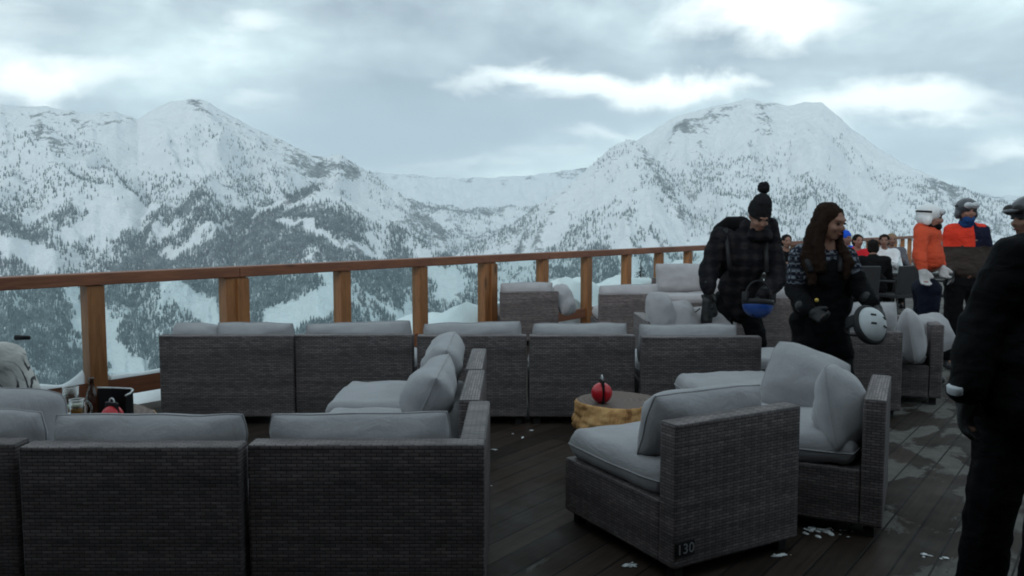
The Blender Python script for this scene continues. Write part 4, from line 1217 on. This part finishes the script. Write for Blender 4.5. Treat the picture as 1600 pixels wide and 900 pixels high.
# ---- 3 orange jacket, white helmet, looking to the right
def orange_person():
    Y = 7.6; X0 = 3.94
    def P(px, py, dy=0.0): q = pt(px, py, Y + dy); return (q.x - X0, dy, q.z)
    J = dict(head=P(1454, 341, -.02), neck=P(1449, 362, .0), chest=P(1450, 382, .0), waist=P(1449, 395, .0), pelvis=P(1450, 405, .0),
             shL=P(1440, 366, -.14), elL=P(1437, 396, -.19), wrL=P(1441, 419, -.22), shR=P(1460, 366, .14), elR=P(1464, 394, .18), wrR=P(1470, 414, .10),
             hipL=(.0, -.07, .90), knL=(-.01, -.09, .48), anL=(-.02, -.08, .10), hipR=(.02, .07, .90), knR=(.06, .09, .48), anR=(.03, .09, .10))
    root, jk, Rm = person((X0, Y, 0), 'person in a bright orange jacket, white helmet and white gloves, turned to the right', J, 'orange', 'navy_trousers', 'glove_white', 'skin_dark', hy=R(60), hp=R(4), bulk=.92, twist=R(70),
                          thumb={'L': (1, 0, 0), 'R': (1, 0, 0)}, toe={'L': R(80), 'R': R(80)}, glove_curl=(.6, .6))
    helmet(root, J['head'], Rm, 'helmet_white', .98)
    h = Vector(J['head'])
    blob('neck_warmer', [cap(h + Rm @ Vector((0, .0, -.10)), J['neck'], .068, .078), ell(h + Rm @ Vector((0, -.05, -.075)), (.055, .06, .045), Rm)], .012, M['black_cloth'], root, 3, .004, 20)
    blob('hood', [cap(P(1440, 358, .0), P(1447, 362, .0), .075, .08), cap(P(1437, 368, -.05), P(1437, 368, .06), .055)], .013, M['orange'], jk, 3, .006, 12)
orange_person()

# ---- 4 red, navy and brown jacket, goggles up on the helmet
def panel_person():
    Y = 8.3; X0 = 4.71
    def P(px, py, dy=0.0): q = pt(px, py, Y + dy); return (q.x - X0, dy, q.z)
    J = dict(head=P(1511, 331, -.06), neck=P(1510, 353, .0), chest=P(1510, 376, .0), waist=P(1510, 402, .0), pelvis=P(1510, 420, .0),
             shL=P(1487, 361, .0), elL=P(1479, 393, .02), wrL=P(1484, 422, -.08), shR=P(1533, 361, .0), elR=P(1543, 393, .02), wrR=P(1540, 422, -.06),
             hipL=(-.10, 0, .90), knL=(-.12, -.01, .50), anL=(-.13, .02, .10), hipR=(.10, 0, .90), knR=(.13, -.01, .50), anR=(.14, .02, .10))
    root, jk, Rm = person((X0, Y, 0), 'tall person facing the camera in a red, navy and brown jacket and dark helmet', J, 'brown', 'black_trousers', 'glove_black', 'skin_dark', hy=R(-4), hp=R(2), bulk=1.0)
    # colour-blocked upper panels
    hi = [ell(Vector(J['chest']) + Vector((0, 0, .02)), (.198, .155, .205)), cap(J['chest'], J['waist'], .170, .170)]
    me = jk.data; me.materials.append(M['red']); me.materials.append(M['navy'])
    zc = J['waist'][2] + .12
    for p_ in me.polygons:
        c = p_.center
        if c.z > zc: p_.material_index = 1 if (c.x < .015 or (c.z > J['shL'][2] + .045 and .04 < c.x < .17)) else 2
    helmet(root, J['head'], Rm, 'helmet_grey', 1.02)
    h = Vector(J['head'])
    blob('neck_gaiter', [cap(h + Rm @ Vector((0, .0, -.11)), J['neck'], .072, .085), ell(h + Rm @ Vector((0, -.045, -.075)), (.062, .062, .05), Rm)], .012, M['gaiter_blue'], root, 3, .004, 20)
panel_person()

# ---- 5 big dark figure at the right edge, seen from behind
def dark_person():
    Y = 2.8; X0 = 1.98
    def P(px, py, dy=0.0): q = pt(px, py, Y + dy); return (q.x - X0, dy, q.z)
    J = dict(head=(.05, .07, 1.645), neck=(.02, .04, 1.52), chest=(-.03, .02, 1.27), waist=(-.10, .03, 1.04), pelvis=(-.10, .02, .86),
             shL=P(1592, 410, .0), elL=P(1533, 522, .02), wrL=P(1511, 606, -.05), shR=(.22, .0, 1.41), elR=(.30, .02, 1.13), wrR=(.31, -.02, .90),
             hipL=(-.19, .02, .88), knL=(-.265, .0, .50), anL=(-.27, .04, .10), hipR=(.02, .02, .90), knR=(.02, .08, .50), anR=(.03, .14, .10))
    root, jk, Rm = person((X0, Y, 0), 'person all in black at the right edge, seen from behind with a gloved hand hanging', J, 'black_cloth', 'black_trousers', 'glove_black', 'skin', hy=R(170), bulk=1.26, arm_r=1.0,
                          thumb={'L': (.8, .6, 0), 'R': (-.8, .5, 0)}, toe={'L': R(180), 'R': R(180)}, glove_curl=(.45, .5), wr=.012, vox=.013, handd={'L': (-.05, -.05, -1), 'R': (0, 0, -1)})
    h = Vector(J['head'])
    blob('beanie', [ell(h + Rm @ Vector((0, .02, .06)), (.10, .115, .09), Rm), ell(h + Rm @ Vector((0, .015, .02)), (.103, .118, .05), Rm)], .012, M['fur_black'], root, 3, .003, 30)
    b = bmesh.new(); lathe(b, [(.050, -.012), (.057, -.010), (.058, .012), (.050, .016)], 20); o = obj('cuff_tab', b, M['goggle_frame'], root, True, False)
    o.location = Vector(J['wrL']) + Vector((-.052, -.02, -.004)); o.scale = (.42, .6, 1); o.rotation_euler = (R(6), R(-8), 0)
dark_person()

# ---- 6 helmeted person looking left, half hidden
def hidden_person():
    Y = 5.0; X0 = 3.235
    J = standing(1.70); J['head'] = (-.02, .0, 1.545); J['neck'] = (.03, .0, 1.42); J['chest'] = (.05, 0, 1.22); J['waist'] = (.04, 0, 1.02)
    for k_ in ('shL', 'elL', 'wrL'): v = J[k_]; J[k_] = (.03, -.17, v[2] - .07)
    for k_ in ('shR', 'elR', 'wrR'): v = J[k_]; J[k_] = (.06, .17, v[2] - .07)
    root, jk, Rm = person((X0, Y, 0), 'person in a dark peaked helmet looking left, half hidden by the black figure', J, 'black_cloth', 'black_trousers', 'glove_black', 'skin', hy=R(-80), hp=R(8), twist=R(-85), toe={'L': R(-80), 'R': R(-80)})
    helmet(root, J['head'], Rm, 'helmet_grey', 1.04, goggles=True, lens='eye', brim=True, frame='strap')
hidden_person()

# ---- 7 seated person in a pale floral jacket at the left edge
def seated(loc, label, jacket, trousers='black_trousers', yaw=0.0, hair=None, hat=None, skin='skin', group=None, seat=.49, lean=0.0, bulk=1.05, gl=None, scarf=None, arms='table', hp=0, face=True, sc=1.0, headx=0.0):
    """a person sitting, facing direction yaw (0 = towards the camera)"""
    Rz = Euler((0, 0, yaw)).to_matrix()
    T = lambda x, y, z: tuple(Rz @ Vector((x, y, z)))
    s = seat
    ay = -.34 if arms == 'table' else -.16
    az_ = s + .36 if arms == 'table' else s + .2
    J = dict(head=T(0, -.06 - lean, s + .74), neck=T(0, -.02 - lean * .8, s + .60), chest=T(0, -lean * .5, s + .40), waist=T(0, .01, s + .20), pelvis=T(0, .02, s + .09),
             shL=T(-.18, -lean * .6, s + .53), elL=T(-.25, -.08 - lean, s + .27), wrL=T(-.14, ay - lean * .6, az_), shR=T(.18, -lean * .6, s + .53), elR=T(.25, -.08 - lean, s + .27), wrR=T(.14, ay - lean * .6, az_),
             hipL=T(-.09, .0, s + .10), knL=T(-.12, -.42, s + .09), anL=T(-.12, -.40, .10), hipR=T(.09, .0, s + .10), knR=T(.12, -.42, s + .09), anR=T(.12, -.40, .10))
    J['head'] = (J['head'][0] + headx, J['head'][1], J['head'][2])
    root, jk, Rm = person(loc, label, J, jacket, trousers, gl, skin, twist=yaw, hy=yaw, hp=hp, bulk=bulk, seated=True, group=group, vox=.02, toe={'L': yaw, 'R': yaw}, face=face, hs=sc)
    h = Vector(J['head']); L = lambda x, y, z: h + Rm @ Vector((x, y, z))
    if hair: blob('hair', [ell(L(0, .03, .045), (.092, .104, .086), Rm), ell(L(0, .055, -.02), (.095, .07, .09), Rm)], .014, M[hair], root, 3, .006, 25)
    if hat: blob('hat', [ell(L(0, .025, .06), (.100, .115, .09), Rm), ell(L(0, .03, .11), (.075, .085, .06), Rm)], .014, M[hat], root, 3, .004, 25)
    return root, jk, Rm, J
r7, jk7, Rm7, J7 = seated((-2.53, 3.72, 0), 'person in a cream jacket with dark floral scrolls sitting at the left edge', 'floral', yaw=R(165), hair='hair_brown', bulk=1.12, lean=.0, seat=.35, arms='lap', headx=-.13)
bm = bmesh.new(); tube(bm, (.235, -.05, .985), (.30, -.05, .985), .013, .009, 8); obj('collar_toggle', bm, M['strap'], r7, True, False)

# ================================================================== far tables and guests
def chair(x, y, rz, label, arms=True):
    root = empty('rattan_chair', (x, y, 0), rz, label, 'chair', 'black chairs round the far tables')
    obj('seat', bx((0, 0, .43), (.48, .48, .05), None, .012), M['chair_black'], root)
    obj('backrest', bx((0, -.225, .68), (.47, .045, .44), Euler((R(8), 0, 0)).to_matrix(), .014), M['chair_black'], root)
    for sx in (-1, 1):
        for sy in (-1, 1):
            b = bmesh.new(); tube(b, (sx * .205, sy * .2, .41), (sx * .22, sy * .215, 0), .018, .014, 8); obj('leg', b, M['chair_black'], root, True)
        if arms:
            b = bmesh.new(); tube(b, (sx * .24, -.2, .66), (sx * .25, .17, .65), .02, .02, 8); tube(b, (sx * .25, .17, .65), (sx * .235, .2, .42), .02, .016, 8); obj('armrest', b, M['chair_black'], root, True)
    return root
def dtable(x, y, w, d, label):
    root = empty('dining_table', (x, y, 0), 0, label, 'table', 'dark dining tables at the far end')
    obj('tabletop', bx((0, 0, .73), (w, d, .035), None, .006), M['table_dark'], root)
    obj('apron', bx((0, 0, .68), (w - .12, d - .12, .06)), M['table_dark'], root)
    for sx in (-1, 1):
        for sy in (-1, 1):
            b = bmesh.new(); tube(b, (sx * (w / 2 - .08), sy * (d / 2 - .08), .71), (sx * (w / 2 - .06), sy * (d / 2 - .06), 0), .03, .024, 8); obj('leg', b, M['metal_dark'], root, True)
    return root
dtable(6.05, 13.2, 2.2, .82, 'dark dining table crowded with bottles and cups, behind the orange jacket')
dtable(4.55, 13.1, 1.5, .80, 'dark dining table half hidden behind the longhaired woman')
chair(5.30, 12.25, 0, 'black rattan chair seen from behind, right of the longhaired woman')
chair(5.92, 12.35, R(28), 'black rattan chair turned aside, beside the orange jacket')
chair(6.85, 12.35, R(-6), 'black rattan chair pushed under the far table, behind the panelled jacket')
chair(4.35, 12.3, R(8), 'black rattan chair between the bobble hat man and the woman')
chair(4.95, 13.95, R(180), 'black rattan chair facing the camera beyond the hidden table')
chair(6.1, 14.35, R(180), 'black rattan chair facing the camera under the guest in a crimson top')
chair(6.75, 14.35, R(180), 'black rattan chair facing the camera under the guest in white')
seated((6.12, 14.30, 0), 'far guest in a crimson top facing the camera across the table', 'redshirt', yaw=R(0), hair='hair_black', skin='skin_dark', lean=.08, group='guests at the far tables')
seated((6.70, 14.42, 0), 'far guest in a white jacket leaning beside the crimson top', 'white_cloth', yaw=R(-25), hair='hair_brown', lean=.04, group='guests at the far tables')
g3 = seated((6.32, 15.25, 0), 'far guest in a blue hooded jacket rising behind the crimson top', 'blue', yaw=R(20), hat='blue', lean=.0, seat=.52, group='guests at the far tables')
seated((7.10, 15.0, 0), 'far guest in a grey jacket with fair brown hair, behind the white jacket', 'grey_cloth', yaw=R(-15), hair='hair_fair', seat=.50, group='guests at the far tables')
seated((5.72, 12.62, 0), 'far guest in black seen from behind, bent over the table edge', 'black_cloth', yaw=R(165), hair='hair_black', lean=.14, group='guests at the far tables', seat=.42, face=False)
seated((5.80, 15.0, 0), 'far guest with fair hair and a dark jacket, left of the blue hood', 'black_cloth', yaw=R(30), hair='hair_fair', seat=.46, group='guests at the far tables')
seated((4.75, 13.95, 0), 'far guest in dark clothes behind the longhaired woman', 'black_cloth', yaw=R(0), hair='hair_black', lean=.05, group='guests at the far tables')
for (x, y, m, h, lab) in ((5.55, 12.98, 'goggle_frame', .20, 'white bottle at the left end of the far table'), (6.18, 13.05, 'tumbler', .22, 'clear bottle in the middle of the far table'), (6.30, 13.0, 'tumbler', .25, 'tall clear bottle right of the middle of the far table'),
                          (6.02, 13.1, 'bottle_brown', .22, 'brown bottle among the clear ones on the far table')):
    bottle(x, y, .7475, lab, m, h, .034, 'bottles on the far table')
def cup(x, y, r, h, m, lab):
    b = bmesh.new(); lathe(b, [(r * .7, 0), (r, h), (r * .88, h), (r * .62, .01)], 20); o = obj('cup', b, M[m], None, True); o.location = (x, y, .7475); tag(o, lab, 'cup', 'cups on the far table')
cup(6.62, 13.0, .055, .11, 'menu_white', 'white cup at the right of the far table bottles'); cup(6.05, 12.92, .065, .07, 'menu_white', 'wide white bowl before the bottles of the far table'); cup(5.78, 12.95, .04, .10, 'tumbler', 'small clear tumbler by the black dressed guest')
cup(6.42, 12.9, .04, .10, 'tumbler', 'clear tumbler before the tall bottle of the far table')
# ================================================================== CHALET added out of view behind the camera to shade the near terrace
def build_added_chalet():
    root = empty('added_chalet', (0, -2.6, 0))
    tag(root, 'added dark boarded hut, unseen behind the camera, its wide roof shading the terrace', 'light blocker')
    obj('wall', bx((0, -.1, 1.7), (26, .2, 3.4)), M['added_chalet'], root)
    rot = Euler((R(-9), 0, 0)).to_matrix()
    obj('roof', bx((0, 1.0, 3.25), (27, 6.0, .16), rot), M['added_roof_soffit'], root)
build_added_chalet()

# ================================================================== SKY, SUN, AIR
SUN_EL, SUN_AZ = R(19), R(-160)        # veiled sun low behind the added hut, whose roof keeps the near terrace in shade
def build_sky():
    w = bpy.data.worlds.new('World'); S.world = w; w.use_nodes = True
    s = NT.__new__(NT); s.t = w.node_tree; s.t.nodes.clear()
    s.out = s.t.nodes.new('ShaderNodeOutputWorld')
    bg = s.n('ShaderNodeBackground', inp={'Strength': 1.0})
    sky = s.n('ShaderNodeTexSky', sky_type='NISHITA', sun_disc=False, sun_elevation=SUN_EL, sun_rotation=SUN_AZ, altitude=2000.0)
    d = s.coord('Generated')
    sp = s.n('ShaderNodeSeparateXYZ'); s.t.links.new(d, sp.inputs[0])
    x, y, z = sp.outputs
    zc = s.math('ADD', s.math('MAXIMUM', z, 0.0), .10)
    px = s.math('DIVIDE', x, zc); py = s.math('DIVIDE', y, zc)
    cv = s.n('ShaderNodeCombineXYZ', inp={0: px, 1: py, 2: 0.0}).outputs[0]
    n1 = s.noise(s.mapping(cv, (.55, .8, 1), loc=(2.2, .7, 0)), 1.0, 7, .55, .35)
    n2 = s.noise(s.mapping(cv, (1.7, 2.1, 1), loc=(5, 3, 0)), 1.0, 6, .6, .3)
    dn = s.noise(s.mapping(d, (6.5, 6.5, 10.5)), 1.0, 7, .58, .3)
    dl = s.noise(s.mapping(d, (2.6, 2.6, 6.5), loc=(1.7, 8, 3)), 1.0, 7, .58, .3)
    dn2 = s.noise(s.mapping(d, (6.5, 6.5, 10.5), loc=(9, 4, 2)), 1.0, 7, .58, .3)
    k = s.math('ADD', s.math('MULTIPLY', n1, .22), s.math('MULTIPLY', s.math('ADD', s.math('MULTIPLY', dn, .38), s.math('MULTIPLY', dl, .62)), .78))
    grey = s.ramp(k, [(.38, (.245, .305, .345)), (.47, (.38, .46, .495)), (.55, (.54, .655, .675)), (.64, (.80, .93, .925))])
    # breaks in the cloud where the bright sky shows: (pixel of the photograph it was seen at, half size)
    yy = s.math('MAXIMUM', y, .05)
    U = s.math('ADD', s.math('DIVIDE', x, yy), s.math('MULTIPLY', s.math('SUBTRACT', dn, .5), .17))
    V = s.math('ADD', s.math('DIVIDE', z, yy), s.math('MULTIPLY', s.math('SUBTRACT', dn2, .5), .12))
    gaps = [(1195, 15, 120, 40, 1.3), (880, 130, 165, 22, 1.2), (1050, 140, 70, 18, .9), (1440, 165, 160, 30, 1.3), (1560, 240, 70, 20, .9), (60, 122, 110, 34, 1.2), (395, 38, 60, 26, .55), (930, 207, 45, 11, .8),
            (850, 240, 70, 14, .4), (400, 150, 60, 14, .45), (20, 10, 130, 60, .3), (690, 266, 150, 12, .35), (1150, 130, 70, 16, .6), (-300, 60, 160, 40, 1.0), (1900, 120, 180, 40, 1.0)]
    tot = None
    front = s.math('GREATER_THAN', y, .05)
    for (gx, gy, rx, ry, amp) in gaps:
        q = ray(gx, gy); u0, v0 = q.x / q.y, q.z / q.y
        a = s.math('MULTIPLY', s.math('SUBTRACT', U, u0), FPX / rx); b = s.math('MULTIPLY', s.math('SUBTRACT', V, v0), FPX / ry)
        r2 = s.math('ADD', s.math('MULTIPLY', a, a), s.math('MULTIPLY', b, b))
        g = s.math('MULTIPLY', s.math('POWER', 2.718, s.math('MULTIPLY', r2, -.9)), amp)
        tot = g if tot is None else s.math('ADD', tot, g)
    tot = s.math('MULTIPLY', tot, front)
    tot = s.math('ADD', tot, s.math('MULTIPLY', s.math('SUBTRACT', n2, .5), .9))
    gm = s.ramp(tot, [(.20, 0), (.50, .42), (.95, 1)])
    col = s.mix(gm, grey, (1.02, 1.09, 1.07))
    # the bank of darker cloud low over the col
    for (gx, gy, rx, ry, amp) in ((640, 205, 210, 55, .55), (520, 200, 90, 40, .2), (860, 185, 70, 28, .32), (1420, 232, 100, 30, .35), (1590, 165, 60, 26, .35), (950, 175, 110, 22, .25)):
        q = ray(gx, gy); u0, v0 = q.x / q.y, q.z / q.y
        a = s.math('MULTIPLY', s.math('SUBTRACT', U, u0), FPX / rx); b = s.math('MULTIPLY', s.math('SUBTRACT', V, v0), FPX / ry)
        r2 = s.math('ADD', s.math('MULTIPLY', a, a), s.math('MULTIPLY', b, b))
        g = s.math('MULTIPLY', s.math('MULTIPLY', s.math('POWER', 2.718, s.math('MULTIPLY', r2, -.9)), amp * 2.3, clamp=True), front)
        g = s.math('MULTIPLY', g, s.ramp(dn, [(.3, .45), (.6, 1)]))
        col = s.mix(g, col, (.30, .365, .42))
    sk = s.mix(1.0, sky.outputs[0], (.1, .1, .1), 'MULTIPLY')
    col = s.mix(.94, sk, col)
    s.t.links.new(col, bg.inputs['Color']); s.t.links.new(bg.outputs[0], s.out.inputs[0])
build_sky()

sun = bpy.data.lights.new('sun', 'SUN'); sun.energy = .65; sun.angle = R(11); sun.color = (1, .98, .955)
so = bpy.data.objects.new('sun', sun); link(so)
sd = Vector((math.sin(SUN_AZ) * math.cos(SUN_EL), math.cos(SUN_AZ) * math.cos(SUN_EL), math.sin(SUN_EL)))
so.rotation_euler = sd.to_track_quat('Z', 'Y').to_euler()

def build_haze():
    x0, x1, y0, y1, z0, z1 = -7700, 7700, -7700, 7700, -3400, 900
    o = obj('haze', bx(((x0 + x1) / 2, (y0 + y1) / 2, (z0 + z1) / 2), (x1 - x0, y1 - y0, z1 - z0)), None, None, uv=False)
    s = NT('mountain_air')
    v = s.n('ShaderNodeVolumePrincipled', inp={'Color': (.80, .91, .98, 1), 'Density': HAZE_DENSITY, 'Anisotropy': .2})
    s.t.links.new(v.outputs[0], s.out.inputs['Volume'])
    o.data.materials.append(s.m)
    tag(o, kind='stuff')
HAZE_DENSITY = 1.15e-4
build_haze()

# ================================================================== CAMERA and output
cam = bpy.data.cameras.new('camera'); cam.sensor_width = 36; cam.lens = 36 * FPX / 1600; cam.clip_start = .05; cam.clip_end = 40000
co = bpy.data.objects.new('camera', cam); link(co)
co.location = (0, 0, CAM_H); co.rotation_euler = (math.pi / 2 - PITCH, 0, 0)
S.camera = co
vs = S.view_settings
vs.view_transform = 'Standard'; vs.look = 'None'; vs.gamma = 1; vs.exposure = 0.65; vs.use_curve_mapping = False
S.render.engine = 'CYCLES'
S.cycles.use_denoising = True
S.cycles.max_bounces = 8; S.cycles.diffuse_bounces = 3; S.cycles.glossy_bounces = 3; S.cycles.transparent_max_bounces = 16; S.cycles.volume_bounces = 1
S.cycles.filter_width = 1.9
